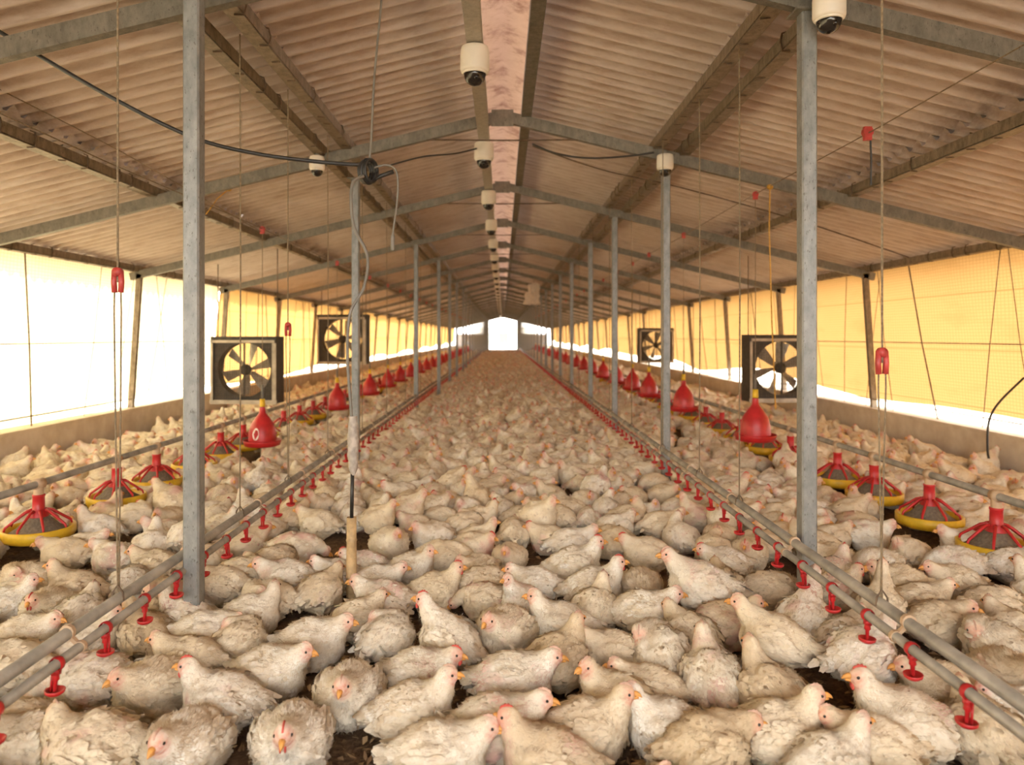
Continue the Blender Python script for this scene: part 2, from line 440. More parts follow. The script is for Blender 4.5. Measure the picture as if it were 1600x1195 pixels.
# ------------------------------------------------------------------ frame: trusses, purlins, posts
TY = [0.5] + [3.5 + 3 * i for i in range(25)]
def truss(i, y):
    e = empty('roof_truss', (0, y, 0))
    tag(e, ('steel roof truss just above the camera' if i == 0 else '%s steel roof truss from the camera spanning the shed' % ordn(i)), 'truss', 'roof trusses')
    for s in (-1, 1):
        b = MB(); b.beam((0, 0, roofz(0) - 0.05), (s * (WX + 0.1), 0, roofz(WX + 0.1) - 0.05), 0.055, 0.1); b.obj('rafter', 'truss_steel', e)
    MB().box((0, -0.035, roofz(0) - 0.075), (0.2, 0.012, 0.15)).obj('gusset_plate', 'truss_steel', e)
    if i < 14 and i > 0:
        zt = 3.17 + 0.01 * (i % 3); xt = (3.36 - zt) / 0.245
        MB().tube([(-xt, -0.02, zt), (0, -0.02, zt - 0.006), (xt, -0.02, zt)], 0.008, 5).obj('tie_rod', 'rusty', e)
for i, y in enumerate(TY): truss(i, y)
PL = [(0.20, 'beside the ridge', 'truss_steel'), (1.40, 'nearest the posts', 'purlin_steel'), (1.64, 'just outside the posts', 'purlin_steel'), (3.17, 'midway down the slope', 'purlin_steel'), (4.87, 'at the eave', 'purlin_steel')]
hook = MB().tube([(0, 0, 0.06), (0.03, 0, 0.05), (0.042, 0, 0.0), (0.03, 0, -0.05), (-0.02, 0, -0.052)], 0.006, 4).mesh('hook_bolt', 'rusty')
for s, side in ((-1, 'left'), (1, 'right')):
    for (x, wh, mt) in PL:
        if x == 0.20 and s < 0: continue
        z = roofz(x) + 0.035
        b = MB().box((0, 0, 0), (0.055, Y1 - Y0, 0.075)); b.box((s * 0.02, 0, -0.045), (0.09, Y1 - Y0, 0.006))
        o = b.obj('purlin', mt); o.location = (s * x, (Y0 + Y1) / 2, z)
        tag(o, 'steel purlin on the %s roof slope %s' % (side, wh), 'purlin', 'roof purlins')
        if x > 1:
            k = 0
            for yy in np.arange(3.2, 13, 0.32):
                h = link('hook_bolt', hook, o); h.location = (0, yy - (Y0 + Y1) / 2 + random.uniform(-0.08, 0.08), 0); h.rotation_euler = (0, 0, random.choice([0, math.pi]) + random.uniform(-0.4, 0.4))
# ridge rail that carries the cameras
b = MB().box((0, 0, 0), (0.10, Y1 - Y0, 0.012)); b.box((-0.05, 0, 0.035), (0.006, Y1 - Y0, 0.07)); b.box((0.05, 0, 0.035), (0.006, Y1 - Y0, 0.07))
o = b.obj('camera_rail', 'ridge_rail'); o.location = (-0.18, (Y0 + Y1) / 2, 3.30)
tag(o, 'steel channel rail under the ridge carrying the dome cameras', 'rail')

def post(x, y, top, label):
    e = empty('steel_post', (x, y, 0)); tag(e, label, 'post', 'galvanised steel posts')
    h = 0.0375; r = 0.008
    prof = [(-h + r, -h), (h - r, -h), (h, -h + r), (h, h - r), (h - r, h), (-h + r, h), (-h, h - r), (-h, -h + r)]
    mb = MB(); mb.add([(a, b_, 0.0) for a, b_ in prof] + [(a, b_, top) for a, b_ in prof], [(k, (k + 1) % 8, 8 + (k + 1) % 8, 8 + k) for k in range(8)] + [tuple(range(8, 16))])
    mb.obj('shaft', 'galvanised', e)
    MB().box((0, 0, top + 0.003), (0.15, 0.13, 0.012)).obj('cap_plate', 'truss_steel', e)
    MB().box((0, 0, 0.012), (0.16, 0.16, 0.012)).obj('base_plate', 'truss_steel', e)
POSTS = []
LP = [(-1.42, 3.27), (-1.5, 7.27), (-1.5, 12.35), (-1.36, 15.2), (-1.37, 18.5), (-1.38, 21.5), (-1.35, 24.5)] + [(-1.4, 27.5 + 3 * i) for i in range(16)]
RP = [(1.5, 3.5), (1.5, 6.53), (1.5, 9.5), (1.5, 12.1), (1.5, 15.4), (1.5, 18.4), (1.5, 21.4)] + [(1.5, 24.5 + 3 * i) for i in range(17)]
for nm, L in (('left', LP), ('right', RP)):
    for i, (x, y) in enumerate(L):
        lab = ('thick galvanised post standing nearest on the %s side' % nm) if i == 0 else '%s galvanised post from the front in the %s-hand row' % (ordn(i), nm)
        post(x, y, roofz(x) - 0.105 if not (nm == 'left' and i == 1) else 3.0, lab); POSTS.append((x, y))
for s, side in ((-1, 'left'), (1, 'right')):
    for i, y in enumerate(TY[1:22]):
        o = MB().beam((s * (WX - 0.02), 0, 2.23), (s * (WX + 0.1), 0, 0.40), 0.07, 0.055).obj('wall_post', 'purlin_steel'); o.location = (0, y, 0)
        tag(o, '%s leaning steel post from the front along the %s curtain' % (ordn(i), side), 'post', 'leaning curtain posts')

# ------------------------------------------------------------------ cameras
def cam_proto():
    e = empty('dome_camera')
    h = MB(); h.lathe([(0.0, 0.0), (0.07, 0.0), (0.088, -0.008), (0.094, -0.03), (0.094, -0.045), (0.0955, -0.05), (0.0955, -0.15), (0.09, -0.168), (0.078, -0.172), (0.0, -0.17)], 24)
    h.obj('housing', 'camera_white', e, True)
    d = MB(); d.lathe([(0.072, -0.168), (0.072, -0.19)] + [(0.07 * math.cos(a), -0.19 - 0.066 * math.sin(a)) for a in np.linspace(0.1, 1.5, 7)], 20); d.obj('dome', 'dome', e, True)
    q = MB(); q.lathe([(0.080, -0.165), (0.082, -0.175), (0.077, -0.185), (0.073, -0.18)], 24); q.obj('trim_ring', 'camera_white', e, True)
    k = MB(); k.lathe([(0.03, 0.05), (0.03, -0.005)], 12, cap=True); k.obj('mount', 'truss_steel', e, True)
    l = MB(); l.ell((0.0, -0.055, -0.215), (0.02, 0.02, 0.02), None, 10, 6); l.obj('lens', 'eye', e, True)
    return e
CAMP = cam_proto()
CAMS = [((-0.18, 4.64 + 2.3 * i, 3.29), 1.0, ('large dome camera nearest under the ridge rail' if i == 0 else '%s dome camera from the front under the ridge rail' % ordn(i))) for i in range(24)]
CAMS += [((1.545, 3.36, 3.03), 0.78, 'dome camera fixed beside the top of the nearest right post'),
         ((-1.67, 6.40, 3.02), 0.72, 'small dome camera under the left purlin near the black cable'),
         ((1.47, 6.42, 3.04), 0.78, 'dome camera in front of the second right post top')]
for i, (p, sc, lab) in enumerate(CAMS):
    o = CAMP if i == 0 else copy_tree(CAMP)
    o.location = p; o.scale = (sc,) * 3; o.rotation_euler = (0, 0, R(random.uniform(-15, 15))); tag(o, lab, 'camera', 'white dome cameras')

# ------------------------------------------------------------------ drinker lines
def drinker(s, X, Z, side):
    e = empty('drinker_line', (0, 0, 0)); tag(e, 'nipple drinker line of two pipes running down the %s of the aisle' % side, 'drinker line')
    xi = X - s * 0.045                           # the water pipe is nearer the aisle
    MB().tube([(s * X if False else X, 0.9, Z + 0.045), (X, 58, Z + 0.045)], 0.022, 12).obj('support_tube', 'pipe', e, True)
    MB().tube([(xi, 0.9, Z), (xi, 58, Z)], 0.017, 12).obj('water_pipe', 'pipe', e, True)
    clip = MB(); clip.lathe([(0.021, -0.012), (0.024, -0.008), (0.024, 0.008), (0.021, 0.012)], 12)
    clip.v = [(a, c, b) for a, b, c in clip.v]; clip.box((0, 0, -0.026), (0.022, 0.02, 0.018))
    clipm = clip.mesh('saddle', 'red', True)
    stem = MB(); stem.lathe([(0.010, -0.035), (0.012, -0.05), (0.007, -0.055), (0.005, -0.088)], 8); stem.box((0.012, 0, -0.06), (0.006, 0.008, 0.06)); stemm = stem.mesh('stem', 'red', True)
    cup = MB(); cup.lathe([(0.0, -0.100), (0.018, -0.100), (0.029, -0.092), (0.031, -0.082), (0.028, -0.082), (0.018, -0.093), (0.0, -0.095)], 14); cupm = cup.mesh('cup', 'red', True)
    y = 1.75 if s < 0 else 1.78
    far = MB(); i = 0
    while y < 57:
        if y < 15:
            n_ = link('nipple', stemm, e); n_.location = (xi, y, Z); n_.rotation_euler = (random.uniform(-.06, .06), random.uniform(-.06, .06), random.uniform(0, 6))
            c_ = link('saddle', clipm, n_); c_.rotation_euler = (0, 0, -n_.rotation_euler[2]); link('cup', cupm, n_)
        else:
            far.box((xi, y, Z - 0.055), (0.016, 0.016, 0.08)); far.box((xi, y, Z - 0.09), (0.055, 0.055, 0.014))
        y += 0.285
    far.obj('distant_nipples', 'red', e)['kind'] = 'stuff'
    for yy in np.arange(1.5, 24, 0.95):
        b = MB(); b.tube([(X, yy - 0.008, Z + 0.05), (X, yy + 0.008, Z + 0.05)], 0.026, 10); b.tube([(xi, yy - 0.008, Z), (xi, yy + 0.008, Z)], 0.021, 10); b.beam((X, yy, Z + 0.045), (xi, yy, Z), 0.016, 0.012); b.obj('bracket', 'pale_clip', e)
DL = (-1.50, 0.33); DR = (1.40, 0.365)
drinker(-1, *DL, 'left'); drinker(1, *DR, 'right')

# hanger ropes of the drinker lines, from the purlin by the posts to the pipe
def hanger(x, y, z0, z1, label, pulley=None, mat='rope', r=0.0042):
    e = empty('hanger_rope', (x, y, z0)); tag(e, label, 'rope', 'hanger ropes')
    top = z1 - z0
    if pulley is None:
        MB().tube([(0, 0, 0), (0.004, 0, top * 0.5), (0, 0, top)], r, 5).obj('cord', mat, e)
    else:
        p = pulley - z0
        MB().tube([(0, 0, p), (0, 0, top)], r, 5).obj('cord', mat, e)
        MB().tube([(0, 0, 0), (-0.014, 0, p * 0.9), (-0.012, 0, p)], r * 0.8, 5).obj('cord', mat, e); MB().tube([(0, 0.01, 0), (0.014, 0, p * 0.9), (0.012, 0, p)], r * 0.8, 5).obj('cord', mat, e)
        k = MB(); k.tube([(-0.012, 0, p - 0.04), (-0.015, 0, p), (-0.012, 0, p + 0.045)], 0.011, 8); k.tube([(0.012, 0, p - 0.04), (0.015, 0, p), (0.012, 0, p + 0.045)], 0.011, 8); k.tube([(0, -0.012, p + 0.04), (0, 0.012, p + 0.04)], 0.018, 10)
        k.obj('adjuster', 'dusty_red', e, True)
    MB().tube([(-0.022, 0, -0.03), (-0.02, 0, 0.0), (0, 0, 0.03), (0.02, 0, 0.0), (0.022, 0, -0.03)], 0.004, 5).obj('hook', 'rusty', e)
hl = [2.77, 4.06, 4.97, 6.1, 7.6, 9.2, 11, 13, 15, 17, 19.5, 22]; hr = [2.62, 4.2, 5.05, 6.2, 7.7, 9.3, 11, 13, 15, 17, 19.5, 22]
for i, y in enumerate(hl):
    hanger(DL[0], y, DL[1] + 0.07, roofz(1.45) + 0.02, '%s rope from the front holding the left drinker line' % ordn(i), {0: 1.61, 2: 1.44}.get(i))
for i, y in enumerate(hr):
    hanger(DR[0], y, DR[1] + 0.07, roofz(1.4) + 0.02, '%s rope from the front holding the right drinker line' % ordn(i), {0: 1.30}.get(i))

# ------------------------------------------------------------------ feeder lines
def pan_proto():
    e = empty('feeder_pan')
    Z = 0.062
    p = MB(); p.lathe([(0.0, 0.055), (0.13, 0.055), (0.165, 0.075), (0.178, 0.11), (0.198, 0.122), (0.208, 0.118), (0.208, 0.075), (0.198, 0.052), (0.17, 0.040), (0.12, 0.03), (0.0, 0.03)], 32, (0, 0, Z)); p.obj('pan', 'yellow', e, True)
    f_ = MB(); f_.lathe([(0.168, 0.09), (0.12, 0.12), (0.07, 0.175), (0.045, 0.19)], 20, (0, 0, Z)); f_.obj('feed_cone', 'feed', e, True)
    c = MB(); c.lathe([(0.058, 0.185), (0.058, 0.20), (0.036, 0.225), (0.034, 0.31), (0.037, 0.315), (0.037, 0.325), (0.0, 0.325)], 16, (0, 0, Z)); c.obj('collar', 'red', e, True)
    d = MB(); d.lathe([(0.030, 0.365), (0.028, 0.44)], 14); d.obj('drop_tube', 'pale_clip', e, True)
    k = MB(); k.tube([(0, -0.03, 0.455), (0, 0.03, 0.455)], 0.034, 12); k.obj('clamp', 'pale_clip', e, True)
    for i in range(8):
        a = 2 * math.pi * i / 8 + 0.2; ca, sa = math.cos(a), math.sin(a)
        MB().tube([(0.045 * ca, 0.045 * sa, 0.225 + Z), (0.075 * ca, 0.075 * sa, 0.216 + Z), (0.178 * ca, 0.178 * sa, 0.138 + Z), (0.188 * ca, 0.188 * sa, 0.108 + Z)], [0.010, 0.010, 0.008, 0.006], 6).obj('spoke', 'red', e, True)
    return e
PANP = pan_proto(); first = True
FX = {-1: -2.97, 1: 2.92}; FZ = 0.455
PAN = {-1: [3.82, 4.55, 5.47, 6.1, 6.85, 7.49, 8.14] + [8.9 + 0.75 * i for i in range(20)], 1: [3.45, 4.2, 4.86, 5.58, 6.19, 7.2, 7.9] + [8.7 + 0.75 * i for i in range(20)]}
PANXY = []
for s, side in ((-1, 'left'), (1, 'right')):
    o = MB().tube([(0, 0.9, 0), (0, 30, 0), (0, 58, 0)], 0.023, 12).obj('feed_pipe', 'pipe', smooth=True); o.location = (FX[s], 0, FZ)
    tag(o, 'steel feed pipe carrying the yellow pans on the %s side' % side, 'pipe')
    for i, y in enumerate(PAN[s]):
        q = PANP if first else copy_tree(PANP); first = False
        q.location = (FX[s], y, 0.0 if s < 0 else 0.0); q.rotation_euler = (0, 0, random.uniform(-0.3, 0.3)); PANXY.append((FX[s], y))
        tag(q, '%s yellow feeder pan from the front on the %s feed pipe' % (ordn(i), side), 'feeder', 'yellow feeder pans')
    f = MB()
    for y in np.arange(PAN[s][-1] + 0.75, 57, 0.75):
        f.lathe([(0.0, 0.05), (0.17, 0.07), (0.2, 0.11), (0.17, 0.12)], 12, (FX[s], y, 0)); 
    f.obj('distant_feeder_pans', 'yellow', smooth=True)
    tag(bpy.data.objects[-1] if False else [x for x in COL.objects if x.name.startswith('distant_feeder_pans')][-1], 'distant row of yellow feeder pans far down the %s side' % side, 'feeder', kind='stuff')

# bell drinkers
def bell_proto():
    e = empty('bell_drinker')
    b = MB(); b.lathe([(0.028, 0.39), (0.034, 0.33), (0.068, 0.285), (0.115, 0.215), (0.136, 0.13), (0.140, 0.06), (0.14, 0.045)], 28); b.obj('bell', 'red', e, True)
    t = MB(); t.lathe([(0.135, 0.02), (0.15, 0.005), (0.175, 0.012), (0.188, 0.05), (0.193, 0.052), (0.19, 0.035), (0.178, -0.004), (0.15, -0.014), (0.0, -0.01)], 28); t.obj('trough', 'red', e, True)
    c = MB(); c.lathe([(0.0, 0.475), (0.026, 0.475), (0.028, 0.40), (0.024, 0.395), (0.0, 0.395)], 14); c.obj('cap', 'yellow', e, True)
    k = MB(); k.tube([(0, 0, 0.47), (0, 0, 0.62)], 0.012, 8); k.obj('inlet_tube', 'grey_cable', e, True)
    return e
BELLP = bell_proto(); first = True
BELL = {-1: [7.4, 10.75, 13.4, 15.5] + [17.4 + 2.0 * i for i in range(19)], 1: [6.74, 9.41, 11.63, 13.1, 14.9] + [16.9 + 2.0 * i for i in range(19)]}
BX = {-1: -2.5, 1: 2.4}
for s, side in ((-1, 'left'), (1, 'right')):
    zw = 2.50 if s < 0 else 2.73
    w_ = MB()
    w_.tube([(BX[s], 1.0, zw + 0.03)] + [(BX[s], y, zw + (0.02 if i % 2 else 0.0)) for i, y in enumerate(np.linspace(4.5, 55, 20))], 0.004, 5)
    tag(w_.obj('winch_cable', 'rope'), 'thin winch cable running under the %s roof slope' % side, 'cable')
    for i, y in enumerate(BELL[s]):
        q = BELLP if first else copy_tree(BELLP); first = False
        zz = (0.27 if i == 0 else 0.30) if s < 0 else 0.42
        q.location = (BX[s], y, zz); q.rotation_euler = (0, 0, random.uniform(0, 6)); PANXY.append((BX[s], y))
        tag(q, ('large red bell drinker with yellow cap, nearest on the %s' % side) if i == 0 else '%s red bell drinker with yellow cap from front on %s' % (ordn(i), side), 'drinker', 'red bell drinkers')
        if True:
            e = empty('bell_rope', (BX[s], y, zz + 0.6)); tag(e, '%s rope and red pulley from front above %s bell drinkers' % (ordn(i), side), 'rope', 'bell drinker ropes')
            MB().tube([(0, 0, 0), (0, 0, zw - zz - 0.62)], 0.004, 5).obj('cord', 'rope', e)
            k = MB(); k.box((0, 0, zw - zz - 0.6), (0.045, 0.02, 0.07)); k.tube([(0, -0.014, zw - zz - 0.585), (0, 0.014, zw - zz - 0.585)], 0.028, 10); k.obj('pulley', 'dusty_red', e)
            if i == 0: pass
# oval sticker on the nearest left bell
st = MB(); prof = []
for k in range(16):
    a = 2 * math.pi * k / 16; th = -1.75 + 0.26 * math.cos(a) ; zz2 = 0.125 + 0.062 * math.sin(a); rr = 0.136 + 0.004 if zz2 < 0.13 else 0.137 - (zz2 - 0.13) * 0.33 + 0.004
    prof.append((rr * math.cos(th), rr * math.sin(th), zz2))
st.add(prof, [tuple(range(16))]); so = st.obj('sticker', 'sticker', BELLP); so['label'] = 'oval white sticker'; BELLP.rotation_euler = (0, 0, 0)
MB().box((0.141 * math.cos(-1.75), 0.141 * math.sin(-1.75) - 0.002, 0.125), (0.008, 0.004, 0.06)).obj('sticker_mark', 'red', so)

# extra pulley on the near right winch cable, with its dangling strap
e = empty('cable_pulley', (2.4, 4.67, 2.70)); tag(e, 'red pulley with dark dangling strap on the right winch cable', 'pulley')
k = MB(); k.box((0, 0, 0.03), (0.05, 0.025, 0.09)); k.tube([(0, -0.018, 0.04), (0, 0.018, 0.04)], 0.034, 10); k.obj('wheel', 'dusty_red', e)
MB().tube([(0.02, 0, 0.0), (0.025, 0, -0.15), (0.022, 0, -0.31)], 0.007, 5).obj('strap', 'black_cable', e)

# ------------------------------------------------------------------ exhaust fans
def fan_proto():
    e = empty('box_fan'); S = 0.5; D = 0.32; r0 = 0.405
    fr = MB()
    for (c, d) in (((0, 0, 0.02), (1.0, D, 0.04)), ((0, 0, 0.98), (1.0, D, 0.04)), ((-0.48, 0, 0.5), (0.04, D, 0.92)), ((0.48, 0, 0.5), (0.04, D, 0.92))): fr.box(c, d)
    fr.obj('housing', 'fan_dark', e)
    pl = MB(); n = 32; vs = []; fs = []
    for k in range(n):
        a = 2 * math.pi * k / n; ca, sa = math.cos(a), math.sin(a); m = 0.46 / max(abs(ca), abs(sa))
        vs += [(r0 * ca, -0.135, 0.5 + r0 * sa), (m * ca, -0.135, 0.5 + m * sa), (r0 * ca, 0.04, 0.5 + r0 * sa)]
    for k in range(n):
        a, b_ = 3 * k, 3 * ((k + 1) % n); fs += [(a, a + 1, b_ + 1, b_), (a, b_, b_ + 2, a + 2)]
    pl.add(vs, fs); pl.obj('shroud_plate', 'fan_dark', e)
    for (c, d) in (((0, -0.165, 0.925), (0.95, 0.02, 0.04)), ((0, -0.165, 0.02), (1.02, 0.02, 0.06)), ((0.47, -0.165, 0.47), (0.06, 0.02, 0.86)), ((-0.48, -0.165, 0.47), (0.035, 0.02, 0.86))):
        MB().box(c, d).obj('front_rail', 'fan_rail', e)
    for k in range(6):
        a0 = 2 * math.pi * k / 6 + 0.3; v = []; f = []
        for t, (r, wd, tw) in enumerate([(0.06, 0.04, 0.95), (0.15, 0.062, 0.8), (0.27, 0.084, 0.65), (0.385, 0.095, 0.55)]):
            for q in (-1, 0, 1):
                u = q * wd; y = u * math.sin(tw) + 0.01 * abs(q); tx = u * math.cos(tw)
                v.append((r * math.cos(a0) - tx * math.sin(a0), 0.02 + y, 0.5 + r * math.sin(a0) + tx * math.cos(a0)))
        for t in range(3):
            for q in range(2): b0 = t * 3 + q; f.append((b0, b0 + 1, b0 + 4, b0 + 3))
        MB().add(v, f).obj('blade', 'fan_blade', e, True)
    h = MB(); h.tube([(0, -0.06, 0.5), (0, 0.06, 0.5)], 0.05, 14); h.tube([(0, -0.09, 0.5), (0, -0.06, 0.5)], 0.085, 16); h.obj('hub', 'fan_dark', e, True)
    MB().box((0.0, -0.125, 0.5), (0.022, 0.02, 0.84)).obj('support_bar', 'fan_dark', e)
    g = MB()
    for k in range(-12, 13):
        u = k * 0.035; g.box((u, -0.15, 0.46), (0.003, 0.003, 0.80)); g.box((0, -0.152, 0.5 + u * 0.95), (0.9, 0.003, 0.003))
    go = g.obj('wire_guard', 'rusty', e); go['kind'] = 'stuff'
    return e
FANP = fan_proto()
FANO = []
FANS = [((-3.80, 10.6, 0.41), 0.985, -3, 'large box fan in front of the left curtain, nearer of two'), ((-3.55, 15.9, 0.78), 1.10, -4, 'farther box fan hung high by the left curtain'),
        ((4.17, 10.75, 0.42), 1.0, 3, 'box fan at the right curtain half behind the nearest post'), ((4.22, 19.6, 0.67), 0.95, 4, 'small farther box fan by the right curtain')]
for i, (p, sc, rz, lab) in enumerate(FANS):
    o = FANP if i == 0 else copy_tree(FANP); o.location = p; o.scale = (sc,) * 3; o.rotation_euler = (0, 0, R(rz)); tag(o, lab, 'fan', 'box fans'); FANO.append(o)
for o, (p, sc, rz, lab) in zip(FANO, FANS):
    for q in (-0.46, 0.46):
        MB().tube([(q, 0, 0.98), (q, 0, (roofz(p[0] + q * sc) + 0.06 - p[2]) / sc)], 0.008, 5).obj('stay_rod', 'rusty', o)
# ------------------------------------------------------------------ cables, bamboo stake, bag
def at(px, py, y): return ((px - PX) * y / F, y, CH + (PY - py) * y / F)
def spline(P, n=8):
    P = [Vector(p) for p in P]; out = []
    for i in range(len(P) - 1):
        a, b, c, d = P[max(i - 1, 0)], P[i], P[i + 1], P[min(i + 2, len(P) - 1)]
        for k in range(n):
            t = k / n; out.append(0.5 * ((2 * b) + (c - a) * t + (2 * a - 5 * b + 4 * c - d) * t * t + (3 * b - a - 3 * c + d) * t ** 3))
    out.append(P[-1]); return out
tag(MB().tube(spline([at(-60, 8, 3.55), at(0, 50, 3.55), at(170, 150, 3.6), at(300, 214, 3.7), at(400, 240, 3.8), at(500, 253, 3.85), at(568, 258, 3.9)]), 0.0105, 8).obj('sagging_cable', 'black_cable', smooth=True), 'thick black cable sagging from the left rafter to the coil', 'cable')
e = empty('coiled_cable', at(575, 268, 3.9)); tag(e, 'coil of black cable hanging above the aisle with grey leads', 'cable')
base = Vector(at(575, 268, 3.9))
for k in range(5):
    rr = 0.047 + 0.003 * (k % 3)
    ring = [(0.011 * (k - 2) + rr * 0.55 * math.cos(a), rr * 0.75 * math.cos(a) - 0.009 * (k - 2), rr * 1.25 * math.sin(a)) for a in np.linspace(0, 2 * math.pi, 22)]
    MB().tube(ring, 0.008, 6).obj('cable_loop', 'black_cable', e, True)
def rel(L): return [Vector(p) - base for p in L]
MB().tube(rel(spline([at(597, -60, 3.9), at(596, 0, 3.9), at(585, 120, 3.9), at(580, 220, 3.9), at(577, 255, 3.9)])), 0.007, 6).obj('upper_lead', 'grey_cable', e, True)
MB().tube(rel(spline([at(585, 262, 3.9), at(605, 258, 3.9), at(620, 270, 3.9), at(621, 310, 3.9), at(614, 365, 3.9), at(614, 392, 3.9)])), [0.006] * 33 + [0.012] * 8, 6).obj('short_lead', 'grey_cable', e, True)
MB().tube(rel([at(583, 283, 3.9), at(595, 275, 3.9), at(615, 268, 3.9)]), [0.004, 0.012, 0.012], 6).obj('plug', 'black_cable', e, True)
e2 = empty('cable_drop', (-0.79, 3.72, 0)); tag(e2, 'grey cable dropping into a taped bamboo sleeve beside the aisle', 'cable')
b2 = Vector((-0.79, 3.72, 0))
MB().tube([Vector(p) - b2 for p in spline([at(568, 275, 3.85), at(550, 290, 3.8), at(552, 350, 3.78), at(574, 400, 3.78), at(568, 450, 3.76), at(547, 490, 3.75), at(543, 560, 3.74), at(549, 650, 3.73), at(549, 735, 3.72)])], 0.009, 6).obj('cord', 'grey_cable', e2, True)
tp = MB(); pr = [(0.018, 650), (0.024, 660), (0.025, 668), (0.029, 680), (0.031, 692), (0.028, 703), (0.029, 712), (0.024, 722), (0.022, 730), (0.012, 742)]
tp.lathe([(r, at(0, y, 3.72)[2]) for r, y in pr], 12); tp.v = [(a + at(552, 0, 3.72)[0] + 0.79, b_, c) for a, b_, c in tp.v]; tp.v = [(a + 0.004 * math.sin(c * 90 + b_ * 200), b_ + 0.004 * math.sin(c * 70), c) for a, b_, c in tp.v]; tp.obj('tape_wrap', 'tape', e2, True)
MB().tube([(0.005, 0, at(0, 735, 3.72)[2]), (0.0, 0, at(0, 815, 3.72)[2])], 0.010, 8).obj('black_tube', 'black_cable', e2, True)
bs = MB(); zb = at(0, 808, 3.72)[2]
bs.lathe([(0.027, 0.0), (0.028, zb * 0.3), (0.031, zb * 0.31), (0.028, zb * 0.32), (0.026, zb * 0.72), (0.03, zb * 0.735), (0.026, zb * 0.75), (0.026, zb), (0.02, zb), (0.02, zb - 0.03)], 14); bs.obj('bamboo_sleeve', 'bamboo', e2, True)
# drooping wires near the ridge on both slopes
for (pts, r, lab, mt) in (([at(610, 258, 6.6), at(660, 245, 6.6), at(710, 240, 6.7), at(745, 232, 6.8)], 0.008, 'thin dark wire drooping from the left rafter to the ridge', 'black_cable'),
                          ([at(832, 225, 6.7), at(870, 240, 6.6), at(920, 247, 6.55), at(980, 244, 6.5), at(1022, 238, 6.45)], 0.009, 'thin dark wire drooping between the ridge and right camera', 'black_cable'),
                          ([at(832, 228, 6.8), at(940, 265, 6.9), at(1060, 292, 7.0), at(1250, 345, 7.2), at(1420, 402, 7.4)], 0.007, 'long dark wire running down under the right roof slope', 'rusty'),
                          ([at(0, 372, 8.0), at(150, 352, 8.2), at(320, 312, 8.4), at(480, 285, 8.6)], 0.006, 'thin wire running along under the left roof slope', 'rusty'),
                          ([at(0, 140, 4.2), at(180, 232, 5.2), at(300, 300, 6.0), at(408, 362, 7.3)], 0.004, 'straight thin cord crossing in front of the left post', 'rope'),
                          ([at(1600, 590, 6.6), at(1560, 630, 6.55), at(1545, 660, 6.5), at(1543, 700, 6.5), at(1545, 716, 6.5)], 0.010, 'black hose curving down from the right curtain', 'black_cable')):
    tag(MB().tube(spline(pts), r, 6).obj('hanging_wire', mt, smooth=True), lab, 'wire')
def knot(p, L, lab):
    e = empty('orange_tie', p); tag(e, lab, 'rope')
    MB().tube([Vector(q) - Vector(p) for q in L], 0.006, 5).obj('cord', 'orange_rope', e)
    MB().ell((0, 0, 0), (0.03, 0.02, 0.025), None, 8, 5).obj('knot', 'orange_rope', e, True)
knot(at(358, 295, 7.0), [at(358, 295, 7.0), at(340, 310, 7.1), at(322, 335, 7.2)], 'orange rope tied to the left rafter behind the near post')
knot(at(1203, 292, 6.38), [at(1203, 292, 6.38), at(1202, 360, 6.38), at(1206, 500, 6.38), at(1212, 640, 6.38)], 'orange rope hanging from the right winch cable in front of the fan')
e = empty('plastic_sack', at(833, 460, 22)); tag(e, 'white plastic sack hanging under the right roof slope far back', 'sack')
b = MB(); b.ell((0.02, 0, 0.17), (0.20, 0.14, 0.19), None, 24, 16); b.lathe([(0.0, 0.07), (0.16, 0.06), (0.22, -0.02), (0.24, -0.15), (0.26, -0.27), (0.20, -0.30), (0.0, -0.29)], 24, (-0.04, 0, 0))
b.v = [(x + 0.03 * math.sin(19 * z + 9 * x + 6 * y), y * 0.7 + 0.03 * math.sin(27 * x + 8 * z), z + 0.025 * math.sin(27 * x + 19 * y)) for x, y, z in b.v]; b.obj('bag', 'plastic_bag', e, True)
MB().tube([(0.02, 0, 0.35), (0.02, 0, roofz(0.95) - at(833, 460, 22)[2])], 0.006, 5).obj('cord', 'rope', e)

# ------------------------------------------------------------------ chickens
def rotm(yaw=0, pitch=0, roll=0):
    return Matrix.Rotation(R(yaw), 3, 'Z') @ Matrix.Rotation(R(-pitch), 3, 'Y') @ Matrix.Rotation(R(roll), 3, 'X')
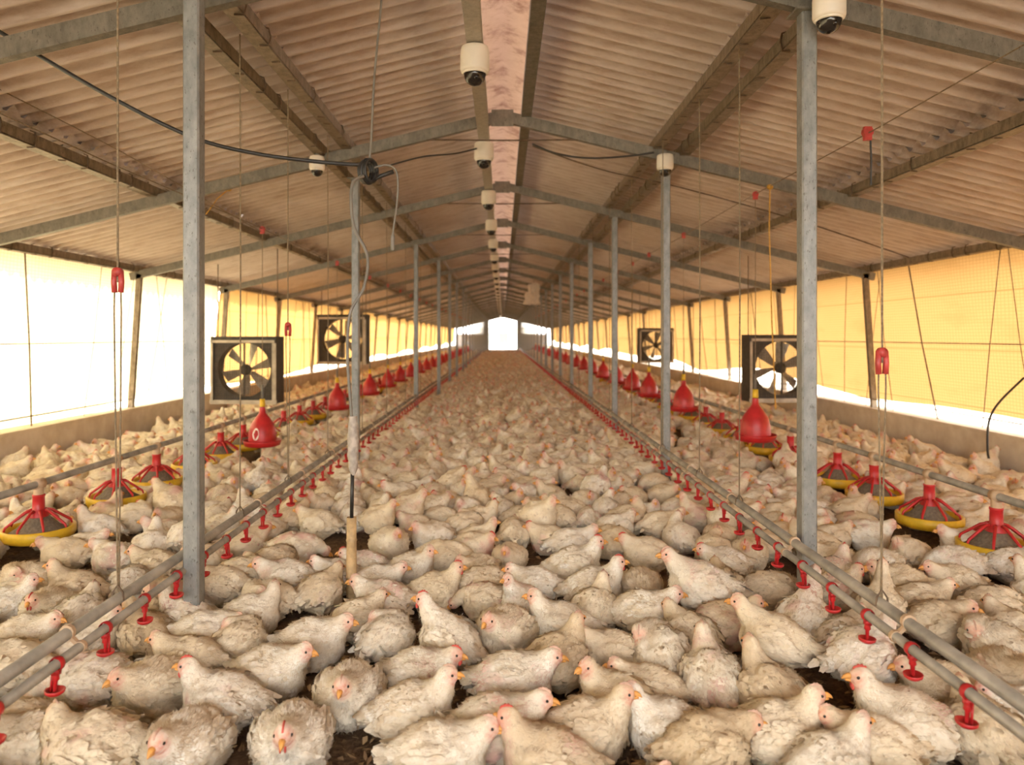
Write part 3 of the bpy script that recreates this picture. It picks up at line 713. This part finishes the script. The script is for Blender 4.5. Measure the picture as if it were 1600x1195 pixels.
# pose: standing height, body pitch, head position, head yaw, head pitch, spread wing, tail lift
POSES = {
    'up':     dict(h=0.00, bp=6,  head=(0.130, 0.0, 0.238), yaw=0, hp=0),
    'low':    dict(h=0.00, bp=3,  head=(0.146, 0.0, 0.202), yaw=0, hp=-6),
    'left':   dict(h=0.00, bp=4,  head=(0.114, 0.032, 0.230), yaw=65, hp=0),
    'right':  dict(h=0.00, bp=4,  head=(0.114, -0.032, 0.230), yaw=-65, hp=0),
    'lleft':  dict(h=0.00, bp=1,  head=(0.132, 0.042, 0.196), yaw=45, hp=-8),
    'lright': dict(h=0.00, bp=1,  head=(0.132, -0.042, 0.196), yaw=-45, hp=-8),
    'down':   dict(h=0.00, bp=-3, head=(0.196, 0.015, 0.085), yaw=10, hp=-30),
    'back':   dict(h=0.00, bp=3,  head=(0.085, 0.030, 0.232), yaw=150, hp=0),
    'preen':  dict(h=0.00, bp=2,  head=(0.020, 0.085, 0.185), yaw=165, hp=-35),
    'sprawl': dict(h=0.00, bp=-2, head=(0.160, -0.02, 0.170), yaw=-25, hp=-10, spread=1),
    'stand':  dict(h=0.075, bp=12, head=(0.150, 0.0, 0.312), yaw=10, hp=0),
    'tall':   dict(h=0.020, bp=22, head=(0.120, 0.02, 0.290), yaw=20, hp=4),
    'drink':  dict(h=0.05, bp=20, head=(0.140, 0.0, 0.345), yaw=0, hp=35),
}
def body_parts(p, rs):
    h = p['h']; B = rotm(0, p['bp'], 0); piv = Vector((0, 0, 0.10)); up = Vector((0, 0, h))
    T = lambda c: B @ (Vector(c) - piv) + piv + up
    mb = MB()
    def E(c, r, yaw=0, pitch=0, roll=0): mb.ell(T(c), r, B @ rotm(yaw, pitch, roll), 16, 12)
    E((-0.005, 0, 0.106), (0.122, 0.101, 0.105))
    E((0.050, 0, 0.104), (0.084, 0.098, 0.101))
    E((-0.072, 0, 0.112), (0.078, 0.084, 0.080))
    for s in (-1, 1):
        if p.get('spread') and s > 0:
            E((-0.03, 0.125, 0.085), (0.105, 0.062, 0.020), 18, -8, -28)
        else:
            E((-0.010, s * 0.094, 0.124), (0.094, 0.024, 0.062), -s * 7, 12, s * 16)
            E((-0.088, s * 0.082, 0.110), (0.058, 0.014, 0.028), s * 14, 10, s * 14)
        E((0.015, s * 0.060, 0.052), (0.074, 0.052, 0.052))
        E((-0.040, s * 0.055, 0.050), (0.056, 0.050, 0.046))
        if h > 0: E((0.005, s * 0.052, 0.03), (0.048, 0.040, 0.064))
    tl = p.get('tl', 8 if h == 0 else -12)
    E((-0.126, 0, 0.128), (0.056, 0.048, 0.030), 0, tl)
    E((-0.152, 0.016, 0.128 - 0.0014 * tl), (0.040, 0.020, 0.014), 12, tl + 4); E((-0.152, -0.018, 0.124 - 0.0014 * tl), (0.040, 0.018, 0.014), -12, tl + 8)
    hd = Vector((p['head'][0] * 0.9, p['head'][1], p['head'][2])); a = T((0.066, 0, 0.140)); hr = rotm(p['yaw'], p['hp'])
    c = a + (hd - a) * 0.45 + Vector((0.030, 0, 0.0)) + Vector((0, 0, 0.010))
    if p['head'][2] < 0.12: c = a + (hd - a) * 0.5 + Vector((0.02, 0, 0.025))
    n = 9
    axis = []
    for i in range(n):
        t = i / (n - 1); q = a * (1 - t) ** 2 + c * 2 * t * (1 - t) + hd * t * t
        r = 0.068 * (1 - t) ** 1.2 + 0.031 * t; mb.ell(q, (r, r, r), None, 12, 8); axis.append(q)
    f = hr @ Vector((1, 0, 0))
    mb.ell(hd + f * 0.004, (0.039, 0.031, 0.034), hr, 14, 10)
    mb.ell(hd + f * 0.026 - (hr @ Vector((0, 0, 1))) * 0.004, (0.020, 0.019, 0.022), hr, 10, 8)
    return mb, hd, hr, axis, T, B
def chicken_mesh(key, voxel, nfe, nwi, seed):
    p = POSES[key]; rs = np.random.default_rng(seed)
    mb, hd, hr, axis, T, B = body_parts(p, rs)
    me0 = mb.mesh('tmp', 'feather'); ob_ = bpy.data.objects.new('tmp', me0); COL.objects.link(ob_)
    m1 = ob_.modifiers.new('r', 'REMESH'); m1.mode = 'VOXEL'; m1.voxel_size = voxel
    m2 = ob_.modifiers.new('s', 'SMOOTH'); m2.factor = 0.5; m2.iterations = 2 if voxel > 0.011 else 3
    dg = bpy.context.evaluated_depsgraph_get()
    me = bpy.data.meshes.new_from_object(ob_.evaluated_get(dg)); bpy.data.objects.remove(ob_)
    nv = len(me.vertices); co = np.empty(nv * 3); me.vertices.foreach_get('co', co); co = co.reshape(-1, 3)
    no = np.empty(nv * 3); me.vertices.foreach_get('normal', no); no = no.reshape(-1, 3)
    hdv = np.array(hd); fv = np.array(hr @ Vector((1, 0, 0))); uv = np.array(hr @ Vector((0, 0, 1)))
    dh = co - hdv
    along = dh @ fv; upc = dh @ uv; dist = np.linalg.norm(dh - fv * 0.026 + uv * 0.004, axis=1)
    skin = np.clip(1.45 - dist / 0.034, 0, 1) * np.clip((along + 0.016) / 0.014, 0, 1)
    skin = np.clip(skin * 1.5, 0, 1) * (0.72 + 0.28 * np.sin(co[:, 0] * 260 + co[:, 2] * 310))
    ax = np.array([tuple(q) for q in axis]); headd = np.linalg.norm(dh, axis=1)
    # clumped plumage relief
    am = np.clip((headd - 0.04) / 0.06, 0, 1)
    ph = rs.random(12) * 6.28
    rel_ = np.zeros(nv)
    for i, (fx, fy, fz, w) in enumerate([(38, 61, 47, 1.0), (72, 33, 80, 0.8), (120, 95, 110, 0.6), (25, 30, 22, 1.1), (170, 150, 160, 0.4)]):
        rel_ += w * np.sin(co[:, 0] * fx + ph[i] + 1.5 * np.sin(co[:, 1] * fy * 0.6 + ph[i + 5])) * np.sin(co[:, 1] * fy + co[:, 2] * fz + ph[i + 4])
    co2 = co + no * (rel_ * 0.0036 * am)[:, None]
    co2[:, 2] = np.where((co2[:, 2] < 0.012) & (p['h'] == 0), 0.012 - 0.2 * (0.012 - co2[:, 2]), co2[:, 2])
    me.vertices.foreach_set('co', co2.ravel())
    at_ = me.attributes.new('skin', 'FLOAT', 'POINT'); at_.data.foreach_set('value', skin.astype(np.float32))
    me.materials.clear(); me.materials.append(M['feather'])
    me.polygons.foreach_set('use_smooth', [True] * len(me.polygons)); me.update(); me.name = 'chicken_body'
    # plumage
    pv = []; pf = []; pn = []
    def flow(q, nrm):
        d2 = np.linalg.norm(ax - q, axis=1); k = int(np.argmin(d2))
        if d2[k] < 0.072 and k >= 2:
            t = ax[max(k - 1, 0)] - ax[k]; t = t / (np.linalg.norm(t) + 1e-9)
        else: t = np.array([-1.0, 0.0, -0.28 if q[2] < 0.15 + p['h'] else 0.05])
        t = t - nrm * (t @ nrm); L = np.linalg.norm(t)
        return t / L if L > 1e-4 else np.cross(nrm, [0, 1, 0.1])
    ok = np.where((skin < 0.25) & (co2[:, 2] > 0.02))[0]
    wgt = np.where(headd[ok] < 0.12, 2.0, 1.0) * np.where(co2[ok, 0] < -0.12, 1.5, 1.0); wgt /= wgt.sum()
    for i in rs.choice(ok, nfe, p=wgt):
        q = co2[i]; nr = no[i]; t = flow(q, nr)
        t = t + 0.35 * rs.standard_normal() * np.cross(nr, t); t = t / np.linalg.norm(t)
        sd = np.cross(nr, t); hd_ = headd[i]
        L = (0.018 + 0.020 * rs.random()) * (0.45 if hd_ < 0.06 else 0.7 if hd_ < 0.10 else 1.0)
        if q[0] < -0.12 and q[2] > 0.09 + p['h']: L *= 1.6
        elif abs(q[1]) > 0.08 and q[0] < 0.02: L *= 1.3
        W = L * (0.26 + 0.12 * rs.random()); lf = 0.06 + 0.38 * rs.random() ** 3
        d = t * math.cos(lf) + nr * math.sin(lf); o_ = q - nr * 0.004
        b0 = len(pv); dr = -nr * W * 0.35
        pv += [o_, o_ + d * L * 0.45 + sd * W + dr, o_ + d * L * 0.5 + nr * 0.002, o_ + d * L * 0.45 - sd * W + dr, o_ + d * L * (0.85 + 0.2 * rs.random()) + sd * W * 0.5 + dr, o_ + d * L, o_ + d * L * (0.85 + 0.2 * rs.random()) - sd * W * 0.5 + dr]
        pn += [nr] * 7
        pf += [(b0 + 2, b0 + 1, b0), (b0 + 3, b0 + 2, b0), (b0 + 2, b0 + 5, b0 + 4, b0 + 1), (b0 + 3, b0 + 6, b0 + 5, b0 + 2)]
    if nwi > 1000:
        def snap(q):
            k = int(np.argmin(((co2 - q) ** 2).sum(1))); return co2[k], no[k]
        for s in (-1, 1):
            if p.get('spread') and s > 0: continue
            for row, (cnt, z0, LL, xs0, xs1) in enumerate([(8, 0.088, 0.085, 0.035, -0.075), (7, 0.118, 0.062, 0.055, -0.05), (6, 0.150, 0.046, 0.06, -0.02)]):
                for k in range(cnt):
                    x = xs0 + (xs1 - xs0) * k / (cnt - 1) + 0.006 * rs.standard_normal()
                    q, nr = snap(np.array(T((x, s * 0.125, z0 + 0.02 * k / cnt + 0.006 * rs.standard_normal()))))
                    L = LL * (0.85 + 0.3 * rs.random()); t = None; b0 = len(pv); st_ = 5; q0 = q
                    for j in range(st_):
                        tt = flow(q, nr); t = tt if t is None else (t * 0.6 + tt * 0.4); t = t - nr * (t @ nr); t = t / (np.linalg.norm(t) + 1e-9)
                        sd = np.cross(nr, t); W = [0.005, 0.0095, 0.0105, 0.009, 0.003][j] * (1.0 if row < 2 else 0.85)
                        e0 = q + nr * (0.003 + 0.0022 * row + 0.0012 * j)
                        pv += [e0 + sd * W, e0 - sd * W]; pn += [nr, nr]
                        if j < st_ - 1:
                            q2 = q + t * (L / (st_ - 1)); sn, n2 = snap(q2); dd = (q2 - sn) @ n2; q = q2 - n2 * dd; nr = n2
                    for j in range(st_ - 1):
                        a = b0 + 2 * j; pf.append((a, a + 1, a + 3, a + 2))
    if nwi:
        for i in rs.choice(ok, nwi, p=wgt):
            q = co2[i]; nr = no[i]; t = flow(q, nr); sd = np.cross(nr, t); L = (0.010 + 0.014 * rs.random()) * (0.5 if headd[i] < 0.05 else 1)
            d = t * 0.8 + nr * (0.25 + 0.35 * rs.random()) + sd * 0.5 * rs.standard_normal(); b0 = len(pv); W = 0.0014 + 0.0014 * rs.random()
            pv += [q + sd * W, q - sd * W, q + d * L]; pn += [nr] * 3; pf.append((b0, b0 + 1, b0 + 2) if np.dot(np.cross(-2 * sd * W, d), nr) > 0 else (b0, b0 + 2, b0 + 1))
    pm = bpy.data.meshes.new('plumage'); pm.from_pydata([tuple(x) for x in pv], [], pf); pm.materials.append(M['plume']); pm.polygons.foreach_set('use_smooth', [True] * len(pf)); pm.update()
    pq = np.array(pn) + 0.25 * rs.standard_normal((len(pn), 3)); pq /= np.linalg.norm(pq, axis=1)[:, None]
    pm.normals_split_custom_set_from_vertices([tuple(x) for x in pq])
    # head parts in the chicken's frame
    def hp_(mb_): mb_.v = [tuple(hd + hr @ (Vector(v) * 0.88)) for v in mb_.v]; return mb_
    bk = MB(); bk.tube([(0.040, 0, -0.002), (0.054, 0, -0.001), (0.066, 0, -0.006), (0.074, 0, -0.014)], [0.0135, 0.0105, 0.006, 0.0012], 8)
    bk.tube([(0.040, 0, -0.013), (0.053, 0, -0.014), (0.062, 0, -0.017)], [0.010, 0.007, 0.0015], 6)
    cb = MB(); prof = []; K = 9
    for k in range(K):
        x = 0.036 - 0.050 * k / (K - 1); zc = 0.034 - 0.012 * ((x - 0.008) / 0.04) ** 2; hh = 0.010 * math.sin(math.pi * (k + 0.6) / (K + 0.6)) * (1.25 if k % 2 else 0.75)
        prof.append((x, zc - 0.008, zc + hh))
    v = []; f = []
    for (x, z0, z1) in prof: v += [(x, 0.005, z0), (x, 0.002, z1), (x, -0.002, z1), (x, -0.005, z0)]
    for k in range(K - 1):
        a = 4 * k; f += [(a, a + 1, a + 5, a + 4), (a + 1, a + 2, a + 6, a + 5), (a + 2, a + 3, a + 7, a + 6)]
    f += [(3, 2, 1, 0), (4 * K - 4, 4 * K - 3, 4 * K - 2, 4 * K - 1)]; cb.add(v, f)
    wt = MB()
    for s in (-1, 1): wt.ell((0.036, s * 0.008, -0.034), (0.008, 0.004, 0.014), None, 8, 6)
    eyes = []
    for s in (-1, 1):
        e_ = MB(); e_.ell((0.024, s * 0.0285, 0.007), (0.0056, 0.0042, 0.0056), None, 10, 6); eyes.append(hp_(e_).mesh('eye', 'eye', True))
    legs = []
    for s in (-1, 1):
        lg = MB(); y = s * 0.052
        if p['h'] > 0:
            hz = p['h']
            lg.tube([(-0.012, y, hz + 0.02), (-0.02, y, hz * 0.75), (0.0, y, 0.016)], [0.015, 0.012, 0.0095], 8); fx = 0.0
        else:
            lg.tube([(0.03, y, 0.03), (0.075, y * 1.15, 0.016)], [0.010, 0.009], 6); fx = 0.075
        for a in (-28, 0, 28):
            ca, sa = math.cos(R(a)), math.sin(R(a))
            lg.tube([(fx, y * 1.05, 0.014), (fx + 0.03 * ca, y * 1.05 + 0.03 * sa, 0.014), (fx + 0.058 * ca, y * 1.05 + 0.058 * sa, 0.010)], [0.009, 0.007, 0.003], 6)
        lg.tube([(fx, y * 1.05, 0.014), (fx - 0.03, y * 1.05, 0.010)], [0.008, 0.003], 5)
        legs.append(lg.mesh('leg', 'leg_skin', True))
    return dict(body=me, plumage=pm, beak=hp_(bk).mesh('beak', 'beak', True), comb=hp_(cb).mesh('comb', 'comb', True), palecomb=None, wattle=hp_(wt).mesh('wattle', 'comb', True), eyes=eyes, legs=legs, cbmb=cb)
def make_lib(voxel, nfe, nwi, seed):
    L = {}
    for i, k in enumerate(POSES):
        d = chicken_mesh(k, voxel, nfe, nwi, seed + i)
        pc = d['comb'].copy(); pc.materials.clear(); pc.materials.append(M['pale_comb']); d['palecomb'] = pc; L[k] = d
    return L
NEAR = make_lib(0.0095, 560, 2400, 100)
MID = make_lib(0.0135, 240, 240, 200)

# hand-placed birds: x and lowest y in the photograph, facing (0 right, 90 away, 180 left, -90 viewer), pose, size, tint, patches, comb
HAND = """
139 1222 185 lright 1.15 c 1 p|139 1130 195 down 1.08 w 1 p|240 1136 -118 low 1.05 c 0 p|347 1160 182 up 1.05 w 1 r|427 1108 -12 low 1.05 w 0 p
546 1156 -88 low 1.08 w 0 p|455 1222 -82 low 1.1 w 0 r|288 1235 -95 low 1.1 w 0 p|18 1192 10 down 0.95 d 0 p|299 1084 176 low 1.0 c 0 p
365 1060 70 preen 0.95 c 0 p|325 1030 10 sprawl 1.0 w 0 p|296 1016 168 up 1.0 w 1 p|382 1013 15 left 1.02 w 0 p|493 1054 -5 low 1.05 w 0 p
431 976 180 preen 1.0 c 0 p|490 968 60 low 1.0 c 1 p|222 1044 150 up 1.0 d 0 p|139 1058 30 up 1.0 w 0 p|48 1042 -10 low 1.0 w 0 p
20 1096 180 low 1.05 c 0 p|125 1010 95 low 1.0 w 0 p|128 963 180 up 1.05 d 0 p|45 948 182 preen 1.05 c 0 p|70 996 -85 low 1.0 c 0 r
14 988 20 up 0.95 w 0 p|195 952 92 down 0.95 w 0 p|243 920 178 low 1.0 c 0 p|153 856 178 up 1.05 w 0 p|257 863 182 low 1.0 w 1 p
104 900 178 lleft 1.05 c 0 p|132 885 5 low 0.95 w 0 p|80 862 0 up 0.95 c 0 p|351 948 178 low 1.0 c 0 r|378 936 5 preen 1.0 c 0 p
451 941 195 low 1.05 w 1 p|427 916 60 down 1.0 d 0 p|462 889 0 down 1.05 w 1 p|521 934 180 low 0.95 w 0 p|497 847 170 low 1.05 c 0 p|382 881 20 low 1.05 d 1 p
645 1180 2 up 1.05 w 0 p|662 1108 -15 low 1.0 w 1 r|702 1062 150 tall 1.05 w 0 r|606 1049 62 preen 1.0 w 0 p|599 982 176 low 1.05 w 1 p
797 1042 -118 low 1.1 c 1 p|868 1024 176 up 1.05 w 0 p|812 1119 -6 low 1.1 w 1 p|880 1094 45 up 1.05 d 0 p|794 1200 -5 low 1.1 w 1 p
848 1236 172 up 1.05 d 1 r|915 1194 -5 up 1.05 d 0 p|972 1171 150 left 1.05 c 0 p|1048 1197 176 up 1.0 w 0 p|700 1236 -4 low 1.1 w 0 p
957 1070 180 low 0.95 d 0 p|1027 1084 92 preen 1.1 w 0 p|1008 1008 -5 low 1.1 w 0 p|930 1000 62 up 1.0 c 0 p|928 962 3 up 1.1 w 0 r
898 923 2 up 1.12 w 0 r|829 951 178 low 0.98 w 0 p|752 955 20 down 1.0 c 0 p|690 962 5 up 1.0 c 0 r|760 976 170 down 0.9 c 1 p
815 985 -160 tall 0.9 w 1 p|693 904 0 down 1.05 c 0 p|638 925 -22 up 0.98 w 0 p|592 944 -5 low 0.95 w 1 p|575 920 182 low 0.95 w 1 r
610 882 -62 low 1.05 c 0 p|742 889 -38 low 1.02 d 1 r|801 866 92 sprawl 1.02 c 0 p|795 906 -100 low 0.95 d 0 p|860 875 170 low 0.95 c 1 r
890 878 2 low 1.05 w 0 p|1009 899 178 low 1.05 c 0 r|961 854 20 low 1.02 w 0 p|1034 850 2 low 1.05 c 0 p|1002 955 -92 down 0.95 d 0 p
1092 985 176 stand 1.15 w 1 p|1140 958 92 low 1.0 d 0 p|1133 1021 0 low 1.05 d 1 p|1209 1085 150 stand 1.05 c 0 p|1116 1129 90 up 1.1 w 1 p
1195 1164 105 up 1.1 d 0 p|1216 1204 -2 up 1.05 c 0 p|1100 1205 20 sprawl 1.1 d 0 p|1350 1115 18 stand 1.05 w 1 p|1425 1197 168 up 1.15 w 1 r
1289 1234 15 up 1.0 w 0 p|1313 1052 35 low 1.05 w 0 p|1262 1032 45 drink 1.0 w 1 p|1470 1143 178 low 1.05 d 0 p|1552 1077 92 preen 1.1 w 0 p
1580 1119 -92 low 1.05 d 1 p|1463 1022 5 lright 1.05 d 0 p|1442 982 0 low 1.0 c 0 p|1553 993 3 down 1.05 c 0 p|1487 949 178 low 1.0 c 0 p
1407 952 178 low 1.05 c 0 p|1487 917 180 down 1.08 w 1 p|1366 920 195 down 1.05 w 0 p|1428 902 92 preen 1.0 d 0 p|1355 868 -40 low 1.05 w 1 p
1300 868 10 low 0.95 d 0 p|1303 909 178 low 1.0 c 0 p|1192 962 5 down 1.02 d 0 p|1508 886 176 low 1.08 w 0 p|1441 834 -100 up 1.05 w 0 p
1581 920 5 low 1.05 w 0 p|1133 914 178 low 1.0 w 0 r|1535 1200 85 low 1.05 c 0 p|1075 1040 120 low 1.0 c 0 p|1010 1140 170 low 0.95 c 0 p|1585 1040 100 low 1.0 c 0 p
1380 1010 60 drink 0.95 c 0 p|60 1212 200 low 1.0 w 0 p|560 1010 40 low 0.95 c 0 p|1590 1185 170 low 1.0 w 0 p|1345 1220 170 low 1.0 c 0 p
"""
birds = []       # x, y, heading, pose, size, tint, patch, comb, fixed
for tok in HAND.replace('\n', '|').split('|'):
    t = tok.split()
    if not t: continue
    px, py, hdg = float(t[0]), float(t[1]), float(t[2]); sc = float(t[4]) * 0.93
    if py > 1185: py += 22
    d = CH * F / (py - PY); half = sc * (0.078 + 0.030 * abs(math.sin(R(hdg))))
    y = d + half
    birds.append([(px - PX) * y / F, y, hdg, t[3], sc, t[5], float(t[6]), t[7], True])
def keep_out(x, y):
    for (a, b) in POSTS:
        if abs(x - a) < 0.13 and abs(y - b) < 0.14: return True
    return False
PK = ['low'] * 6 + ['up'] * 3 + ['preen', 'preen', 'down'] + ['left', 'right', 'lleft', 'lright', 'lleft', 'lright', 'down', 'down', 'preen', 'back', 'sprawl', 'stand', 'tall']
def rnd_bird(x, y):
    return [x, y, RNG.random() * 360, PK[RNG.integers(len(PK))], 0.83 + 0.18 * RNG.random(), 'wwccd'[RNG.integers(5)], float(RNG.random() < 0.4), 'r' if RNG.random() < 0.25 else 'p', False]
PA = np.array(PANXY)
def near_pan(x, y): return (np.hypot(PA[:, 0] - x, PA[:, 1] - y) < 0.29).any()
HX = np.array([(b[0], b[1]) for b in birds])
fill = []
pit = 0.268; row = 0; y = 0.9
while y < 57:
    for i in range(int(9.6 / pit) + 1):
        x = -4.72 + i * pit + (0.5 * pit if row % 2 else 0) + RNG.normal() * 0.045; yy = y + RNG.normal() * 0.04
        if abs(x) > 4.74 or keep_out(x, yy): continue
        if near_pan(x, yy) or RNG.random() < 0.05: continue
        if yy < 7 and np.min(np.hypot(HX[:, 0] - x, HX[:, 1] - yy)) < (0.33 if yy < 3.3 else 0.25): continue
        fill.append(rnd_bird(x, yy))
    row += 1; y += pit * 0.866
# push the nearer free birds apart (each bird is two circles)
nb = [b for b in fill if b[1] < 8.0]; rest = [b for b in fill if b[1] >= 8.0]
allb = birds + nb
P = np.array([(b[0], b[1]) for b in allb]); hd_ = np.radians([b[2] for b in allb]); D_ = np.stack([np.cos(hd_), np.sin(hd_)], 1); sz = np.array([b[4] for b in allb]); free = np.array([0.0 if b[8] else 1.0 for b in allb]); free[:len(birds)] = 0.1
for it in range(40):
    mv = np.zeros_like(P)
    for sa in (-1, 1):
        A = P + D_ * (sa * 0.072 * sz)[:, None]
        for sb in (-1, 1):
            Bq = P + D_ * (sb * 0.072 * sz)[:, None]
            df = A[:, None, :] - Bq[None, :, :]; ds = np.sqrt((df ** 2).sum(2)) + 1e-6
            ov = np.clip(0.094 * (sz[:, None] + sz[None, :]) - ds, 0, None); np.fill_diagonal(ov, 0)
            mv += (df / ds[:, :, None] * ov[:, :, None]).sum(1) * 0.14
    P += np.clip(mv, -0.02, 0.02) * free[:, None]
for it in range(3):
    for (a, b) in PANXY:
        dv = P - np.array((a, b)); dl = np.hypot(dv[:, 0], dv[:, 1]); k = (dl < 0.30) & (free > 0.5)
        P[k] += dv[k] / (dl[k][:, None] + 1e-6) * (0.30 - dl[k])[:, None]
P[:, 0] = np.clip(P[:, 0], -4.74, 4.74)
for b, q in zip(allb, P): b[0], b[1] = float(q[0]), float(q[1])
def in_frame(b):
    u = PX + b[0] * F / b[1]; vv = PY + (CH - 0.1) * F / b[1]
    m = 0.17 * F / b[1]
    return -m < u < 1600 + m and vv - m < 1195
cand = sorted([b for b in allb if b[1] > 1.7 and in_frame(b)], key=lambda b: b[1])
indiv = cand[:310]; ids = set(id(b) for b in indiv)
others = [b for b in allb if id(b) not in ids and b[1] > 0.9] + rest
TINT = {'w': (1.0, 1.0, 1.0), 'c': (0.97, 0.91, 0.80), 'd': (0.86, 0.78, 0.66)}
TNAME = {'w': 'white', 'c': 'cream', 'd': 'dingy'}
PNAME = {'up': 'head raised', 'low': 'neck drawn in', 'left': 'head turned', 'right': 'head turned', 'lleft': 'head turned low', 'lright': 'head turned low', 'down': 'head on litter',
         'back': 'looking back', 'preen': 'preening', 'sprawl': 'wing spread', 'stand': 'standing', 'tall': 'standing upright', 'drink': 'drinking'}
def facing(h):
    h = (h + 360) % 360
    return ['right', 'away', 'left', 'viewer'][int(((h + 45) % 360) // 90)]
# rows for the labels: depth bands inside each zone, counted from the left
def zone(b): return 0 if b[0] < DL[0] else (2 if b[0] > DR[0] else 1)
bands = {}
for b in indiv: bands.setdefault((zone(b), int((b[1] - 1.9) / 0.24)), []).append(b)
LAB = {}
ZN = ['outside left drinker line', 'between drinker lines', 'outside right drinker line']
for z in range(3):
    ks = sorted(k for k in bands if k[0] == z)
    for ri, k in enumerate(ks):
        for ci, b in enumerate(sorted(bands[k], key=lambda b: b[0] / b[1])):
            rw = 'front row' if ri == 0 else ordn(ri) + ' row'
            LAB[id(b)] = '%s chicken %s facing %s, %s from left, %s %s' % (TNAME[b[5]], PNAME[b[3]], facing(b[2]), ordn(ci), rw, ZN[z])
for b in indiv:
    near = b[1] < 4.15
    g = (NEAR if near else MID)[b[3]]
    o = link('chicken', g['body']); o.location = (b[0], b[1], 0); o.rotation_euler = (0, 0, R(b[2])); o.scale = (b[4],) * 3
    c = TINT[b[5]]; o.color = (*c, b[6])
    tag(o, LAB[id(b)], 'chicken', 'chickens sitting on the litter')
    p = link('plumage', g['plumage'], o); p.color = o.color; p['kind'] = 'stuff'
    link('beak', g['beak'], o)
    link('comb', g['comb'] if b[7] == 'r' else g['palecomb'], o)
    if near:
        for m in g['eyes']: link('eye', m, o)
        if b[7] == 'r': link('wattle', g['wattle'], o)['kind'] = 'stuff'
    if (near and int(b[1] * 1000) % 4 == 0) or POSES[b[3]]['h'] > 0:
        for m in g['legs']: link('leg', m, o)

# the rest of the flock: one object, the birds scattered by geometry nodes
flock_col = bpy.data.collections.new('flock_source')
KEYS = ['up', 'low', 'left', 'right', 'lleft', 'lright', 'down', 'back', 'preen', 'sprawl', 'stand', 'tall']
for i, k in enumerate(KEYS):
    g = MID[k]; parts = [g['body'], g['plumage'], g['beak'], g['palecomb'] if i % 4 else g['comb']] + (g['legs'] if POSES[k]['h'] > 0 else [])
    v = []; f = []; mi = []; sk = []
    mats = ['feather', 'plume', 'beak', 'comb' if i % 4 == 0 else 'pale_comb', 'leg_skin', 'leg_skin']
    for j, me in enumerate(parts):
        b0 = len(v); v += [tuple(x.co) for x in me.vertices]; f += [tuple(b0 + q for q in pl.vertices) for pl in me.polygons]; mi += [min(j, 4)] * len(me.polygons)
        if j == 0:
            a = np.zeros(len(me.vertices), np.float32); me.attributes['skin'].data.foreach_get('value', a); sk += list(a)
        else: sk += [0.0] * len(me.vertices)
    me = bpy.data.meshes.new('flock_bird'); me.from_pydata(v, [], f)
    for m in mats[:5]: me.materials.append(M[m])
    me.polygons.foreach_set('material_index', mi); me.polygons.foreach_set('use_smooth', [q != 1 for q in mi])
    a = me.attributes.new('skin', 'FLOAT', 'POINT'); a.data.foreach_set('value', sk); me.update()
    o = bpy.data.objects.new('bird_%02d' % i, me); flock_col.objects.link(o); o.color = (0.97, 0.93, 0.85, 0.5)
pm = bpy.data.meshes.new('flock'); pm.from_pydata([(b[0], b[1], 0.0) for b in others], [], [])
for nm, ty, vals in (('yaw', 'FLOAT', [R(b[2]) for b in others]), ('size', 'FLOAT', [b[4] for b in others]), ('pick', 'INT', [KEYS.index(b[3]) if b[3] in KEYS else 0 for b in others])):
    a = pm.attributes.new(nm, ty, 'POINT'); a.data.foreach_set('value', vals)
flock = link('chicken_flock', pm); flock.color = (0.97, 0.93, 0.85, 0.5)
tag(flock, 'dense flock of cream chickens filling the shed into the distance', 'chickens', kind='stuff')
ng = bpy.data.node_groups.new('scatter_birds', 'GeometryNodeTree')
ng.interface.new_socket('Geometry', in_out='INPUT', socket_type='NodeSocketGeometry'); ng.interface.new_socket('Geometry', in_out='OUTPUT', socket_type='NodeSocketGeometry')
gi, go = ng.nodes.new('NodeGroupInput'), ng.nodes.new('NodeGroupOutput')
ip = ng.nodes.new('GeometryNodeInstanceOnPoints'); ci = ng.nodes.new('GeometryNodeCollectionInfo'); ci.inputs['Collection'].default_value = flock_col
ci.inputs['Separate Children'].default_value = True; ci.inputs['Reset Children'].default_value = True
def na(nm, ty):
    q = ng.nodes.new('GeometryNodeInputNamedAttribute'); q.data_type = ty; q.inputs['Name'].default_value = nm; return q.outputs['Attribute']
cx = ng.nodes.new('ShaderNodeCombineXYZ'); cs = ng.nodes.new('ShaderNodeCombineXYZ')
ng.links.new(na('yaw', 'FLOAT'), cx.inputs['Z']); sz_ = na('size', 'FLOAT')
for k in range(3): ng.links.new(sz_, cs.inputs[k])
er = ng.nodes.new('FunctionNodeEulerToRotation'); ng.links.new(cx.outputs[0], er.inputs[0])
ng.links.new(gi.outputs[0], ip.inputs['Points']); ng.links.new(ci.outputs[0], ip.inputs['Instance']); ip.inputs['Pick Instance'].default_value = True
ng.links.new(na('pick', 'INT'), ip.inputs['Instance Index']); ng.links.new(er.outputs[0], ip.inputs['Rotation']); ng.links.new(cs.outputs[0], ip.inputs['Scale'])
ng.links.new(ip.outputs[0], go.inputs[0])
md = flock.modifiers.new('scatter', 'NODES'); md.node_group = ng
print('individual birds', len(indiv), 'flock', len(others))
